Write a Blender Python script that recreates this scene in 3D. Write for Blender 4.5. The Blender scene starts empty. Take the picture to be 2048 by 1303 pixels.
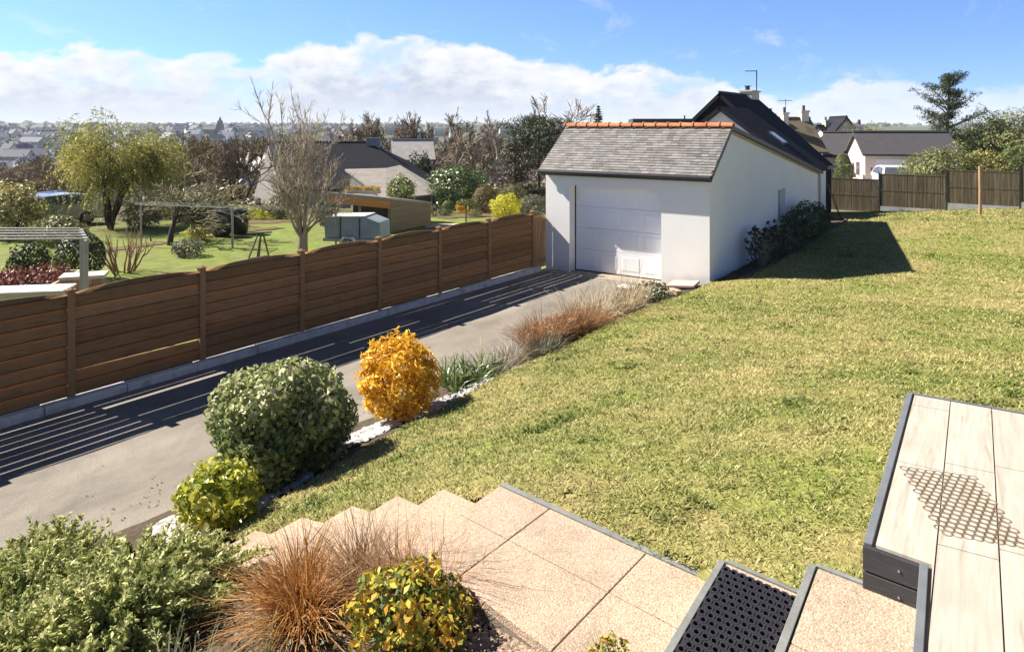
import bpy, math, random
import numpy as np
from mathutils import Vector, Matrix, noise

# ------------------------------------------------------------------ camera
C = bpy.context.scene.collection
SC = bpy.context.scene
R = math.radians
FPX, CX, HY, EYE = 1475.0, 1024.0, 253.0, 3.5      # focal length in photo pixels, principal column, horizon row, eye height (m)
YAW = R(35.4)
cam_d = bpy.data.cameras.new('camera'); cam = bpy.data.objects.new('camera', cam_d); C.objects.link(cam)
cam.location = (0, 0, EYE); cam.rotation_euler = (R(90), 0, YAW)
cam_d.sensor_width = 36.0; cam_d.lens = 36.0 * FPX / 2048.0
cam_d.shift_y = -(651.5 - HY) / 2048.0              # level camera, lens shifted down: verticals stay vertical
cam_d.clip_start = 0.05; cam_d.clip_end = 30000
SC.camera = cam
SC.render.resolution_x, SC.render.resolution_y = 1024, 651
SC.view_settings.view_transform = 'Standard'; SC.view_settings.look = 'None'
SC.view_settings.exposure = 1.42; SC.view_settings.gamma = 1.0
SC.view_settings.use_curve_mapping = False

# ------------------------------------------------------------------ sun and sky
EL, OFF = R(40.0), R(13.5)
S = Vector((-math.cos(EL) * math.cos(OFF), -math.cos(EL) * math.sin(OFF), math.sin(EL)))
ld = bpy.data.lights.new('sun', 'SUN'); ld.energy = 5.0; ld.angle = R(0.5); ld.color = (1.0, 0.92, 0.80)
sun = bpy.data.objects.new('sun', ld); C.objects.link(sun)
sun.rotation_euler = S.to_track_quat('Z', 'Y').to_euler(); sun.location = S * 60

class NT:
    """tiny node helper"""
    def __init__(s, nt): s.nt = nt
    def n(s, t, **kw):
        nd = s.nt.nodes.new(t)
        for k, v in kw.items(): setattr(nd, k, v)
        return nd
    def inp(s, sock, v):
        if v is None: return
        if hasattr(v, 'is_output') or isinstance(v, bpy.types.NodeSocket): s.nt.links.new(v, sock)
        else:
            if sock.type == 'RGBA' and len(v) == 3: v = (*v, 1)
            sock.default_value = v
    def m(s, op, a, b=None, c=None, clamp=False):
        nd = s.n('ShaderNodeMath', operation=op, use_clamp=clamp)
        s.inp(nd.inputs[0], a); s.inp(nd.inputs[1], b); s.inp(nd.inputs[2], c)
        return nd.outputs[0]
    def vm(s, op, a, b=None):
        nd = s.n('ShaderNodeVectorMath', operation=op); s.inp(nd.inputs[0], a); s.inp(nd.inputs[1], b); return nd.outputs[0]
    def mix(s, f, a, b, mode='MIX'):
        nd = s.n('ShaderNodeMix', data_type='RGBA', blend_type=mode)
        s.inp(nd.inputs[0], f); s.inp(nd.inputs[6], a); s.inp(nd.inputs[7], b); return nd.outputs[2]
    def noise(s, vec, scale, detail=4, rough=.55, dist=0.0):
        nd = s.n('ShaderNodeTexNoise'); s.inp(nd.inputs['Vector'], vec)
        nd.inputs['Scale'].default_value = scale; nd.inputs['Detail'].default_value = detail
        nd.inputs['Roughness'].default_value = rough; nd.inputs['Distortion'].default_value = dist
        return nd.outputs[0]
    def ramp(s, f, stops, interp='LINEAR'):
        nd = s.n('ShaderNodeValToRGB'); cr = nd.color_ramp; cr.interpolation = interp
        while len(cr.elements) < len(stops): cr.elements.new(0.5)
        for e, (p, c) in zip(cr.elements, stops):
            e.position = p; e.color = (*c, 1) if hasattr(c, '__len__') else (c, c, c, 1)
        s.inp(nd.inputs[0], f); return nd.outputs[0]

world = bpy.data.worlds.new("World"); SC.world = world; world.use_nodes = True
def build_world():
    nt = world.node_tree
    for n in list(nt.nodes): nt.nodes.remove(n)
    k = NT(nt)
    out = k.n('ShaderNodeOutputWorld'); bg = k.n('ShaderNodeBackground')
    sky = k.n('ShaderNodeTexSky', sky_type='NISHITA'); sky.sun_disc = False
    sky.sun_elevation = EL; sky.sun_rotation = math.atan2(S.x, S.y)
    sky.air_density = 1.0; sky.dust_density = 0.3; sky.ozone_density = 3.0; sky.altitude = 60
    g = k.n('ShaderNodeTexCoord').outputs['Generated']
    sp = k.n('ShaderNodeSeparateXYZ'); k.inp(sp.inputs[0], g)
    x, y, z = sp.outputs
    # deep clear blue a little above the horizon: sample the sky higher up than the view direction
    zz = k.m('ADD', k.m('MULTIPLY', k.m('MAXIMUM', z, 0.0), 1.6), 0.12)
    cb = k.n('ShaderNodeCombineXYZ'); k.inp(cb.inputs[0], x); k.inp(cb.inputs[1], y); k.inp(cb.inputs[2], zz)
    k.inp(sky.inputs[0], k.vm('NORMALIZE', cb.outputs[0]))
    skyc = k.mix(1.0, sky.outputs[0], (0.80, 0.97, 1.22), 'MULTIPLY')
    # cumulus bank low over the horizon; its top height varies with compass direction
    az = k.m('ARCTAN2', x, y)
    a0, a1 = -1.30, 0.05
    u = k.m('DIVIDE', k.m('SUBTRACT', az, a0), a1 - a0, clamp=True)
    el = k.m('ARCSINE', z)
    tops = [(0, 96), (210, 98), (330, 102), (470, 112), (525, 150), (585, 84), (720, 80), (850, 72), (960, 92), (1040, 118),
            (1150, 142), (1250, 130), (1400, 142), (1470, 172), (1580, 200), (1650, 166), (1740, 152), (1830, 172), (1900, 190), (1980, 172), (2048, 168)]
    st = []
    for px, py in tops:
        ta = (px - CX) / FPX; b = math.atan(ta) - YAW
        e = math.atan((HY - py) / FPX * math.cos(math.atan(ta)))
        st.append(((b - a0) / (a1 - a0), e * 5.0))
    top = k.m('DIVIDE', k.ramp(u, st, 'B_SPLINE'), 5.0)
    v = k.n('ShaderNodeCombineXYZ'); k.inp(v.inputs[0], k.m('MULTIPLY', az, 1.0)); k.inp(v.inputs[1], k.m('MULTIPLY', el, 1.75)); v = v.outputs[0]
    n1 = k.noise(v, 11, 8, .62, .25); n2 = k.noise(v, 34, 6, .6)
    hh = k.m('ADD', k.m('SUBTRACT', top, el), k.m('ADD', k.m('MULTIPLY', k.m('SUBTRACT', n1, 0.5), 0.075), k.m('MULTIPLY', k.m('SUBTRACT', n2, 0.5), 0.022)))
    edge = k.m('DIVIDE', k.m('ADD', hh, 0.002), 0.009, clamp=True)
    mask = k.m('SMOOTHERSTEP' if False else 'MULTIPLY', edge, k.m('SUBTRACT', 1.0, k.m('MULTIPLY', k.m('SUBTRACT', u, 0.62, clamp=True), 1.3)))
    # holes of blue inside the bank
    hole = k.ramp(k.noise(v, 7, 7, .6, .2), [(0.34, 0.25), (0.50, 1.0)])
    mask = k.m('MULTIPLY', mask, hole)
    wisp = k.ramp(k.noise(v, 8.5, 9, .66, .6), [(0.57, 0.0), (0.76, 0.6)])
    hi = k.m('MULTIPLY', wisp, k.m('SUBTRACT', 1.0, k.m('DIVIDE', k.m('SUBTRACT', el, 0.20), 0.2, clamp=True)))
    mask = k.m('MAXIMUM', mask, k.m('MULTIPLY', hi, 0.8))
    depth = k.m('DIVIDE', hh, 0.075, clamp=True)
    sh = k.m('ADD', k.m('MULTIPLY', depth, 0.62), k.m('MULTIPLY', k.m('SUBTRACT', n2, 0.42), 1.15), clamp=True)
    CL = 5.3
    cc = k.ramp(sh, [(0.0, (1.0, 0.985, 0.97)), (0.35, (0.84, 0.87, 0.93)), (0.7, (0.60, 0.665, 0.80)), (1.0, (0.50, 0.57, 0.74))])
    cc = k.mix(1.0, cc, (CL, CL, CL), 'MULTIPLY')
    # the lowest two degrees brighten to milky
    low = k.m('SUBTRACT', 1.0, k.m('DIVIDE', el, 0.045, clamp=True))
    cc = k.mix(k.m('MULTIPLY', low, 0.75), cc, (CL * .84, CL * .89, CL * .97))
    skyl = k.mix(k.m('MULTIPLY', low, 0.8), skyc, (CL * .78, CL * .87, CL * .98))
    col = k.mix(mask, skyl, cc)
    # deeper, darker blue overhead than near the horizon
    dk = k.ramp(z, [(0.16, 1.0), (0.42, 0.42), (1.0, 0.28)])
    col = k.mix(1.0, col, dk, 'MULTIPLY')
    k.inp(bg.inputs[0], col); bg.inputs[1].default_value = 0.075
    nt.links.new(bg.outputs[0], out.inputs[0])
build_world()

# ------------------------------------------------------------------ placing helpers
FW = Vector((-math.sin(YAW), math.cos(YAW))); RT = Vector((math.cos(YAW), math.sin(YAW)))
def cw(xc, zc):                      # metres to the right / ahead of the eye -> world x, y
    return (RT.x * xc + FW.x * zc, RT.y * xc + FW.y * zc)
def W(px, zc): return cw((px - CX) / FPX * zc, zc)
def H(py, zc): return EYE - zc * (py - HY) / FPX
def P(px, py, zc): x, y = W(px, zc); return Vector((x, y, H(py, zc)))
def PZ(px, py, z):                   # point of a level surface at height z
    zc = (EYE - z) * FPX / (py - HY); return P(px, py, zc)
def PX(px, X):
    t = (px - CX) / FPX; zc = X / (RT.x * t + FW.x); return zc
def PY(px, Y):
    t = (px - CX) / FPX; return Y / (RT.y * t + FW.y)

# ------------------------------------------------------------------ tagging
def tag(o, label=None, cat=None, group=None, kind=None):
    if label: o['label'] = label
    if cat: o['category'] = cat
    if group: o['group'] = group
    if kind: o['kind'] = kind
    return o
def empty(name, loc, rz=0, label=None, cat=None, group=None):
    o = bpy.data.objects.new(name, None); C.objects.link(o); o.location = loc; o.rotation_euler = (0, 0, rz)
    o.empty_display_size = .2
    return tag(o, label, cat, group)
def children(o): return [c for c in bpy.data.objects if c.parent == o]
def copy_tree(o, loc=None, rz=None, scale=None, label=None, parent=None):
    c = o.copy(); C.objects.link(c)
    if parent: c.parent = parent
    if loc is not None: c.location = loc
    if rz is not None: c.rotation_euler = (0, 0, rz)
    if scale is not None: c.scale = scale if hasattr(scale, '__len__') else (scale,) * 3
    if label: c['label'] = label
    for ch in children(o): copy_tree(ch, parent=c)
    return c

# ------------------------------------------------------------------ mesh helpers
class MB:
    def __init__(s): s.v = []; s.f = []; s.mi = []; s.mat = 0; s.t = []; s.tint = 0.5
    def add(s, vs, fs):
        b = len(s.v); s.v += [tuple(p) for p in vs]; s.t += [s.tint] * len(vs)
        for f in fs: s.f.append(tuple(b + i for i in f)); s.mi.append(s.mat)
    def box(s, c, d, rz=0, rot=None):
        hx, hy, hz = d[0] / 2, d[1] / 2, d[2] / 2
        M_ = rot if rot is not None else Matrix.Rotation(rz, 3, 'Z')
        vs = [Vector(c) + M_ @ Vector((sx * hx, sy * hy, sz * hz)) for sx in (-1, 1) for sy in (-1, 1) for sz in (-1, 1)]
        s.add(vs, [(0, 1, 3, 2), (4, 6, 7, 5), (0, 4, 5, 1), (2, 3, 7, 6), (0, 2, 6, 4), (1, 5, 7, 3)])
    def b6(s, x0, x1, y0, y1, z0, z1): s.box(((x0 + x1) / 2, (y0 + y1) / 2, (z0 + z1) / 2), (abs(x1 - x0), abs(y1 - y0), abs(z1 - z0)))
    def prism(s, poly, z0, z1):      # poly = ccw list of xy; z0/z1 numbers or lists
        n = len(poly); za = z0 if hasattr(z0, '__len__') else [z0] * n; zb = z1 if hasattr(z1, '__len__') else [z1] * n
        vs = [(p[0], p[1], za[i]) for i, p in enumerate(poly)] + [(p[0], p[1], zb[i]) for i, p in enumerate(poly)]
        s.add(vs, [tuple(range(n - 1, -1, -1)), tuple(range(n, 2 * n))] + [(i, (i + 1) % n, n + (i + 1) % n, n + i) for i in range(n)])
    def hull8(s, a, b):              # two quads (4 pts each) joined
        s.add(list(a) + list(b), [(3, 2, 1, 0), (4, 5, 6, 7)] + [(i, (i + 1) % 4, 4 + (i + 1) % 4, 4 + i) for i in range(4)])
    def slab(s, pts, th):            # planar polygon thickened along its normal
        pts = [Vector(p) for p in pts]; n = (pts[1] - pts[0]).cross(pts[2] - pts[0]).normalized() * th
        k = len(pts); vs = pts + [p - n for p in pts]
        s.add(vs, [tuple(range(k)), tuple(range(2 * k - 1, k - 1, -1))] + [(i, k + i, k + (i + 1) % k, (i + 1) % k) for i in range(k)])
    def tube(s, pts, rad, n=6, cap=True):
        pts = [Vector(p) for p in pts]; rad = rad if hasattr(rad, '__len__') else [rad] * len(pts)
        up = Vector((0, 0, 1)); rings = []; vs = []
        d0 = (pts[1] - pts[0]).normalized(); a = d0.cross(up if abs(d0.z) < .9 else Vector((1, 0, 0))).normalized()
        for i, p in enumerate(pts):
            d = (pts[min(i + 1, len(pts) - 1)] - pts[max(i - 1, 0)])
            if d.length < 1e-9: d = d0
            d.normalize(); a = (a - d * a.dot(d)).normalized(); b = d.cross(a)
            for j in range(n):
                t = 2 * math.pi * j / n; vs.append(p + (a * math.cos(t) + b * math.sin(t)) * rad[i])
        fs = [(i * n + j, i * n + (j + 1) % n, (i + 1) * n + (j + 1) % n, (i + 1) * n + j) for i in range(len(pts) - 1) for j in range(n)]
        if cap: fs += [tuple(range(n - 1, -1, -1)), tuple((len(pts) - 1) * n + j for j in range(n))]
        s.add(vs, fs)
    def lathe(s, c, prof, n=16, sx=1, sy=1):
        vs = [(c[0] + r * sx * math.cos(2 * math.pi * j / n), c[1] + r * sy * math.sin(2 * math.pi * j / n), c[2] + z) for r, z in prof for j in range(n)]
        fs = [(i * n + j, i * n + (j + 1) % n, (i + 1) * n + (j + 1) % n, (i + 1) * n + j) for i in range(len(prof) - 1) for j in range(n)]
        fs += [tuple(range(n - 1, -1, -1)), tuple((len(prof) - 1) * n + j for j in range(n))]
        s.add(vs, fs)
    def build(s, name, mats, parent=None, smooth=False, bevel=0):
        me = bpy.data.meshes.new(name); me.from_pydata(s.v, [], s.f)
        for m in (mats if isinstance(mats, (list, tuple)) else [mats]): me.materials.append(m)
        if len(me.materials) > 1: me.polygons.foreach_set('material_index', s.mi)
        at_ = me.attributes.new('tint', 'FLOAT', 'POINT'); at_.data.foreach_set('value', s.t)
        if smooth: me.polygons.foreach_set('use_smooth', [True] * len(me.polygons))
        me.update()
        o = bpy.data.objects.new(name, me); C.objects.link(o)
        if parent: o.parent = parent
        if bevel:
            b = o.modifiers.new('bevel', 'BEVEL'); b.width = bevel; b.segments = 2; b.limit_method = 'ANGLE'
        return o
def npmesh(name, V, F, tint, mat, parent=None, smooth=False):
    """V (n,3) F (m,k) all the same k"""
    V = np.asarray(V, dtype=np.float32); F = np.asarray(F, dtype=np.int32); m, k = F.shape
    me = bpy.data.meshes.new(name); me.vertices.add(len(V)); me.vertices.foreach_set('co', V.ravel())
    me.loops.add(m * k); me.loops.foreach_set('vertex_index', F.ravel())
    me.polygons.add(m); me.polygons.foreach_set('loop_start', np.arange(0, m * k, k, dtype=np.int32))
    if smooth: me.polygons.foreach_set('use_smooth', np.ones(m, dtype=bool))
    me.update(calc_edges=True)
    if tint is not None:
        a = me.attributes.new('tint', 'FLOAT', 'POINT'); a.data.foreach_set('value', np.asarray(tint, dtype=np.float32))
    me.materials.append(mat)
    o = bpy.data.objects.new(name, me); C.objects.link(o)
    if parent: o.parent = parent
    return o

# ------------------------------------------------------------------ materials
MATS = {}
def newmat(name):
    m = bpy.data.materials.new(name); m.use_nodes = True; nt = m.node_tree
    for n in list(nt.nodes): nt.nodes.remove(n)
    k = NT(nt); out = k.n('ShaderNodeOutputMaterial'); b = k.n('ShaderNodeBsdfPrincipled')
    nt.links.new(b.outputs[0], out.inputs[0]); return m, k, b, out
def surf(name, c1, c2=None, scale=4, rough=.7, bump=0, bscale=None, c3=None, metal=0, detail=5, stretch=None, spec=.35, obj=True, tintamt=0, dist=0):
    """noise-mottled painted/mineral surface"""
    if name in MATS: return MATS[name]
    m, k, b, out = newmat(name)
    co = k.n('ShaderNodeTexCoord').outputs['Object']
    if stretch:
        mp = k.n('ShaderNodeMapping'); mp.inputs['Scale'].default_value = stretch; k.inp(mp.inputs[0], co); co = mp.outputs[0]
    f = k.noise(co, scale, detail, .6, dist)
    if c2 is None: c2 = tuple(x * .85 for x in c1)
    stops = [(0.3, c1), (0.7, c2)] if c3 is None else [(0.28, c1), (0.5, c2), (0.72, c3)]
    col = k.ramp(f, stops)
    if tintamt:
        a = k.n('ShaderNodeAttribute', attribute_name='tint').outputs['Fac']
        v = k.m('ADD', 1 - tintamt / 2, k.m('MULTIPLY', a, tintamt))
        hs = k.n('ShaderNodeHueSaturation'); k.inp(hs.inputs['Value'], v); k.inp(hs.inputs['Color'], col); col = hs.outputs[0]
    k.inp(b.inputs['Base Color'], col); b.inputs['Roughness'].default_value = rough; b.inputs['Metallic'].default_value = metal
    b.inputs['Specular IOR Level'].default_value = spec
    if bump:
        bp = k.n('ShaderNodeBump'); bp.inputs['Strength'].default_value = bump; bp.inputs['Distance'].default_value = .02
        k.inp(bp.inputs['Height'], k.noise(co, bscale or scale * 6, 6, .6)); k.inp(b.inputs['Normal'], bp.outputs[0])
    MATS[name] = m; return m
def leafmat(name, stops, transl=.3, rough=.5, spec=.3, patch=None):
    """foliage: colour by per-leaf tint"""
    if name in MATS: return MATS[name]
    m, k, b, out = newmat(name)
    a = k.n('ShaderNodeAttribute', attribute_name='tint').outputs['Fac']
    n_ = len(stops); st = [((i + .0) / max(1, n_ - 1), c) for i, c in enumerate(stops)]
    col = k.ramp(a, st)
    if patch:
        pc, psc, lo, hi_ = patch
        f = k.ramp(k.noise(k.n('ShaderNodeTexCoord').outputs['Object'], psc, 4, .6), [(lo, 0.0), (hi_, 1.0)])
        col = k.mix(f, col, pc)
    k.inp(b.inputs['Base Color'], col); b.inputs['Roughness'].default_value = rough; b.inputs['Specular IOR Level'].default_value = spec
    tr = k.n('ShaderNodeBsdfTranslucent'); k.inp(tr.inputs[0], col)
    mx = k.n('ShaderNodeMixShader'); mx.inputs[0].default_value = transl
    nt = m.node_tree; nt.links.new(b.outputs[0], mx.inputs[1]); nt.links.new(tr.outputs[0], mx.inputs[2]); nt.links.new(mx.outputs[0], out.inputs[0])
    MATS[name] = m; return m

# ------------------------------------------------------------------ plant helpers
def unit(v): return v / np.maximum(np.linalg.norm(v, axis=-1, keepdims=True), 1e-9)
def leaf_quads(P_, N_, size, aspect, rg, along=None, fold=.25):
    """rhombic leaves at P_ facing N_"""
    n = len(P_); r = unit(rg.normal(size=(n, 3)))
    t = unit(np.cross(N_, r)) if along is None else unit(along - N_ * (along * N_).sum(1, keepdims=True))
    s_ = np.cross(N_, t); L = (size * rg.uniform(.65, 1.3, n))[:, None]; Wd = L * aspect
    V = np.stack([P_ - t * L * .5, P_ + s_ * Wd * .5 + N_ * Wd * fold, P_ + t * L * .5, P_ - s_ * Wd * .5 + N_ * Wd * fold], 1).reshape(-1, 3)
    F = np.arange(n * 4).reshape(n, 4); return V, F
def merge(parts):
    Vs, Fs, Ts, b = [], [], [], 0
    for V, F, T in parts: Vs.append(V); Fs.append(F + b); Ts.append(T); b += len(V)
    return np.concatenate(Vs), np.concatenate(Fs), np.concatenate(Ts)
def ball_points(n, rad, rg, lump=.12, inner=.72, freq=2.2, seed=0, flat=None):
    d = unit(rg.normal(size=(n, 3)))
    lum = np.array([noise.noise(Vector(p * freq) + Vector((seed * 7.3, 0, 0))) for p in d])
    r = (1 + lump * 2 * lum) * (inner + (1 - inner) * rg.random(n) ** .5)
    P_ = d * r[:, None] * np.array(rad)
    return P_, d, lum
def foliage_ball(name, mat, rad, n, size, rg, parent=None, aspect=.55, lump=.12, inner=.72, seed=0, centre=(0, 0, 0), jit=.55, freq=2.2, cut=None):
    P_, d, lum = ball_points(n, rad, rg, lump, inner, freq, seed)
    if cut is not None:
        kq = P_[:, 2] > cut; P_, d, lum = P_[kq], d[kq], lum[kq]; n = len(P_)
    N_ = unit(d + rg.normal(size=(n, 3)) * jit)
    V, F = leaf_quads(P_ + np.array(centre), N_, size, aspect, rg)
    T = np.clip(.5 + lum * .5 + rg.normal(size=n) * .22, 0, 1)
    return npmesh(name, V, F, np.repeat(T, 4), mat, parent)
def blades(n, rg, base, length, spread, width, droop=1.0, seg=4, base_r=.06, dirbias=None, up=.9, tangle=.06):
    """arched ribbons from one clump. returns V,F,T (quads)"""
    ang = rg.uniform(0, 2 * math.pi, n); out = np.stack([np.cos(ang), np.sin(ang), np.zeros(n)], 1)
    if dirbias is not None: out = unit(out + np.array(dirbias))
    lean = rg.uniform(.05, 1, n) ** .8 * spread
    L = length * rg.uniform(.55, 1.15, n)
    p0 = np.array(base) + out * (rg.random(n)[:, None] * base_r)
    side = np.stack([-out[:, 1], out[:, 0], np.zeros(n)], 1)
    side = unit(side + rg.normal(size=(n, 3)) * .35)
    Vs = []
    ts = np.linspace(0, 1, seg + 1)
    w = width * rg.uniform(.6, 1.3, n)
    wob = rg.normal(size=(n, 3)) * tangle * L[:, None]; wob2 = rg.normal(size=(n, 3)) * tangle * .7 * L[:, None]
    for t in ts:
        hor = lean * (t + droop * .9 * t * t) / (1 + droop * .45)
        ver = up * (t - droop * lean * .62 * t * t)
        p = p0 + out * (hor * L)[:, None] + np.array([0, 0, 1.0]) * (ver * L)[:, None] + wob * (t * t) + wob2 * math.sin(t * 5.5) * t
        ww = (w * (1 - .85 * t) * .5)[:, None]
        Vs.append(p - side * ww); Vs.append(p + side * ww)
    V = np.stack(Vs, 1).reshape(-1, 3); k = 2 * (seg + 1)
    F = np.concatenate([np.stack([np.arange(n) * k + 2 * i, np.arange(n) * k + 2 * i + 1, np.arange(n) * k + 2 * i + 3, np.arange(n) * k + 2 * i + 2], 1) for i in range(seg)])
    T = np.repeat(np.clip(rg.normal(.5, .25, n), 0, 1), k)
    return V, F, T

def grow(rg, p, d, L, r, lev, maxlev, out, kids=(3, 5), spread=.6, upb=.15, ratio=.68, wob=.12, rr=.62):
    segs = 4 if lev < 2 else 3; pts = [Vector(p)]; rad = [r]; d = Vector(d).normalized()
    for i in range(segs):
        d = (d + Vector(rg.normal(size=3)) * wob + Vector((0, 0, upb)) * .35).normalized()
        pts.append(pts[-1] + d * (L / segs)); rad.append(r * (1 - (i + 1) / segs * (1 - rr * .9)))
    if lev == maxlev: rad[-1] = r * .3
    out.append((pts, rad, lev))
    if lev == maxlev: return
    n = int(rg.integers(kids[0], kids[1] + 1))
    for i in range(n):
        t = 1.0 if i == 0 else rg.uniform(.35, 1.0) if lev > 0 else rg.uniform(.6, 1.0)
        idx = min(segs, max(1, int(round(t * segs)))); q = pts[idx]
        ax = Vector(rg.normal(size=3)); ax = (ax - d * ax.dot(d)).normalized()
        sp = spread * rg.uniform(.5, 1.3) * (.5 if i == 0 else 1)
        nd = (d * math.cos(sp) + ax * math.sin(sp)).normalized()
        grow(rg, q, nd, L * ratio * rg.uniform(.75, 1.15), rad[idx] * (rr if i else .8), lev + 1, maxlev, out, kids, spread, upb, ratio, wob, rr)
def skeleton(out, split=2, sides=(7, 5, 3, 3, 3, 3), rmin=0):
    if rmin: out = [(p, [max(r_, rmin) for r_ in rd], lv) for p, rd, lv in out]
    a, b = MB(), MB(); rs = random.Random(len(out))
    for pts, rad, lev in out:
        m = a if lev < split else b; m.tint = rs.random(); m.tube(pts, rad, sides[min(lev, len(sides) - 1)], cap=False)
    return a, b
# ================================================================== TERRAIN
def smooth(a, b, x):
    t = min(1, max(0, (x - a) / (b - a))); return t * t * (3 - 2 * t)
def interp(tab, x):
    if x <= tab[0][0]: return tab[0][1]
    for (a, va), (b, vb) in zip(tab, tab[1:]):
        if x <= b: return va + (vb - va) * (x - a) / (b - a)
    return tab[-1][1]
LEFT = [(0, -.35), (14, -.45), (22, -.55), (32, -.7), (38, -.95), (50, -1.6), (65, -2.6), (90, -5), (120, -9), (220, -20), (350, -22), (450, -18), (600, -11.5), (900, -3), (1300, -2.5), (2000, 0), (3300, 12), (4200, 19), (6000, 17), (14000, 14)]
RIGHT = [(0, -.35), (36, -.35), (44, -.22), (49, .1), (53, .45), (60, .8), (100, 1.2), (300, 0), (1000, 0), (3300, 8), (14000, 10)]
def G(x, y):
    r = math.hypot(x, y); b = math.atan2(x, y) + YAW
    w = smooth(.0, .36, math.tan(max(-1.4, min(1.4, b)))) if abs(b) < 1.5 else (0 if b < 0 else 1)
    z = interp(LEFT, r) * (1 - w) + interp(RIGHT, r) * w
    if r > 600: z += noise.noise(Vector((x / 900, y / 900, 3))) * min(1, (r - 600) / 2000) * 5
    if r < 40:
        z += .04 * noise.noise(Vector((x * .3, y * .3, 0)))
        if -9.9 < x < 14 and y < 34.7: z = -.75
    return z

# stairs and terrace corners (photo corner, level)
RISE = .165; ZT = 1.90; ZS1 = ZT - RISE; ZS2 = ZS1 - RISE; ZL = ZS2 - RISE
th = R(32.2); Nd = RT * math.sin(th) + FW * math.cos(th)          # direction of the nosings and of the terrace planks
def xy(p): return Vector((p[0], p[1]))
tipsP = [(1000, 970), (887, 977), (795, 990), (705, 1010), (603, 1033), (512, 1060), (425, 1093), (345, 1128)]
tips = [xy(PZ(px, py, ZL - i * RISE)) for i, (px, py) in enumerate(tipsP)]
S2far = [xy(PZ(1451, 1124, ZS2)), xy(PZ(1611, 1193, ZS2))]
S1far = [xy(PZ(1633, 1133, ZS1)), xy(PZ(1849, 1216, ZS1))]
Lnear0 = xy(PZ(943, 1182, ZL)); Lnear1 = xy(PZ(1097, 1298, ZL))
TA = xy(PZ(1825, 787, ZT)); TA2 = xy(PZ(2048, 827, ZT)); TB = xy(PZ(1744, 1089, ZT)); TC = xy(PZ(1857, 1129, ZT)); TD = xy(PZ(1847, 1303, ZT))
WID = .93
# landing: far edge from the first tip to the foot of the mat step
Lfar0 = tips[0]; Lfar1 = xy(PZ(1420, 1163, ZL))
Lnd = (Lnear1 - Lnear0).normalized()
Lnear_start = Lnear0 - Lnd * .48; Lnear_end = Lnear0 + Lnd * 2.3
def ext(p, d, L): return p + d * L
landing = [Lfar0, Lfar1 + (Lfar1 - Lfar0).normalized() * .06, None, None]
S2n = S2far[0] - Nd * 2.4
q1 = landing[1]; det_ = Lnd.x * -Nd.y + Lnd.y * Nd.x                # near edge meets the foot of the mat step
wv = q1 - Lnear0; tt_ = (wv.x * -Nd.y + wv.y * Nd.x) / det_
landing[2] = Lnear0 + Lnd * tt_; landing[3] = Lnear_start; print('landing', landing, tt_)
treads = []
for i in range(1, len(tips)):
    a, b = tips[i - 1], tips[i]
    nn = (Lnear_start - Lfar0)                         # nosing vector far -> near
    treads.append([b, a + (a - b) * .12, a + (a - b) * .12 + nn, b + nn])
s1 = [S1far[0], S1far[1] + (S1far[1] - S1far[0]) * .15, None, None]
s1[3] = S1far[0] - Nd * 3.0; s1[2] = s1[1] - Nd * 3.0
s2 = [S2far[0], S2far[1] + (S2far[1] - S2far[0]) * .12, None, None]; s2[3] = s2[0] - Nd * 2.6; s2[2] = s2[1] - Nd * 2.6
dirT = (TA2 - TA).normalized(); dirTC = (TD - TC).normalized()
terr = [TA, TA + dirT * 5.0, TA + dirT * 5.0 - Nd * 8, TC + dirTC * 5.2, TC, TB]
def inpoly(p, poly):
    c = False; n = len(poly)
    for i in range(n):
        a, b = poly[i], poly[i - 1]
        if (a[1] > p[1]) != (b[1] > p[1]) and p[0] < (b[0] - a[0]) * (p[1] - a[1]) / (b[1] - a[1]) + a[0]: c = not c
    return c
def pdist(p, poly):
    d = 9e9; n = len(poly)
    for i in range(n):
        a = Vector(poly[i - 1][:2]); b = Vector(poly[i][:2]); ab = b - a; q = Vector(p)
        t = max(0, min(1, (q - a).dot(ab) / ab.length_squared)); d = min(d, (q - a - ab * t).length)
    return d
SOLIDS = [landing, s1, s2, terr] + treads
def sdist(x, y):                                       # >0 inside the built slabs
    best = -9e9
    for poly in SOLIDS:
        cx = sum(p[0] for p in poly) / len(poly); cy = sum(p[1] for p in poly) / len(poly)
        if math.hypot(x - cx, y - cy) > 8: continue
        d = pdist((x, y), poly); d = d if inpoly((x, y), poly) else -d
        best = max(best, d)
    return best
LC = sum((Vector(p[:2]) for p in landing), Vector((0, 0))) / 4
def nearbed(x, y):                                     # the planted bed on the near side of the landing, left of the mat step
    c1_ = Lnd.x * (y - Lnear0.y) - Lnd.y * (x - Lnear0.x); c0_ = Lnd.x * (LC.y - Lnear0.y) - Lnd.y * (LC.x - Lnear0.x)
    e1_ = Nd.x * (y - s2[0].y) - Nd.y * (x - s2[0].x)
    return c1_ * c0_ < 0 and e1_ > 0
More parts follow.
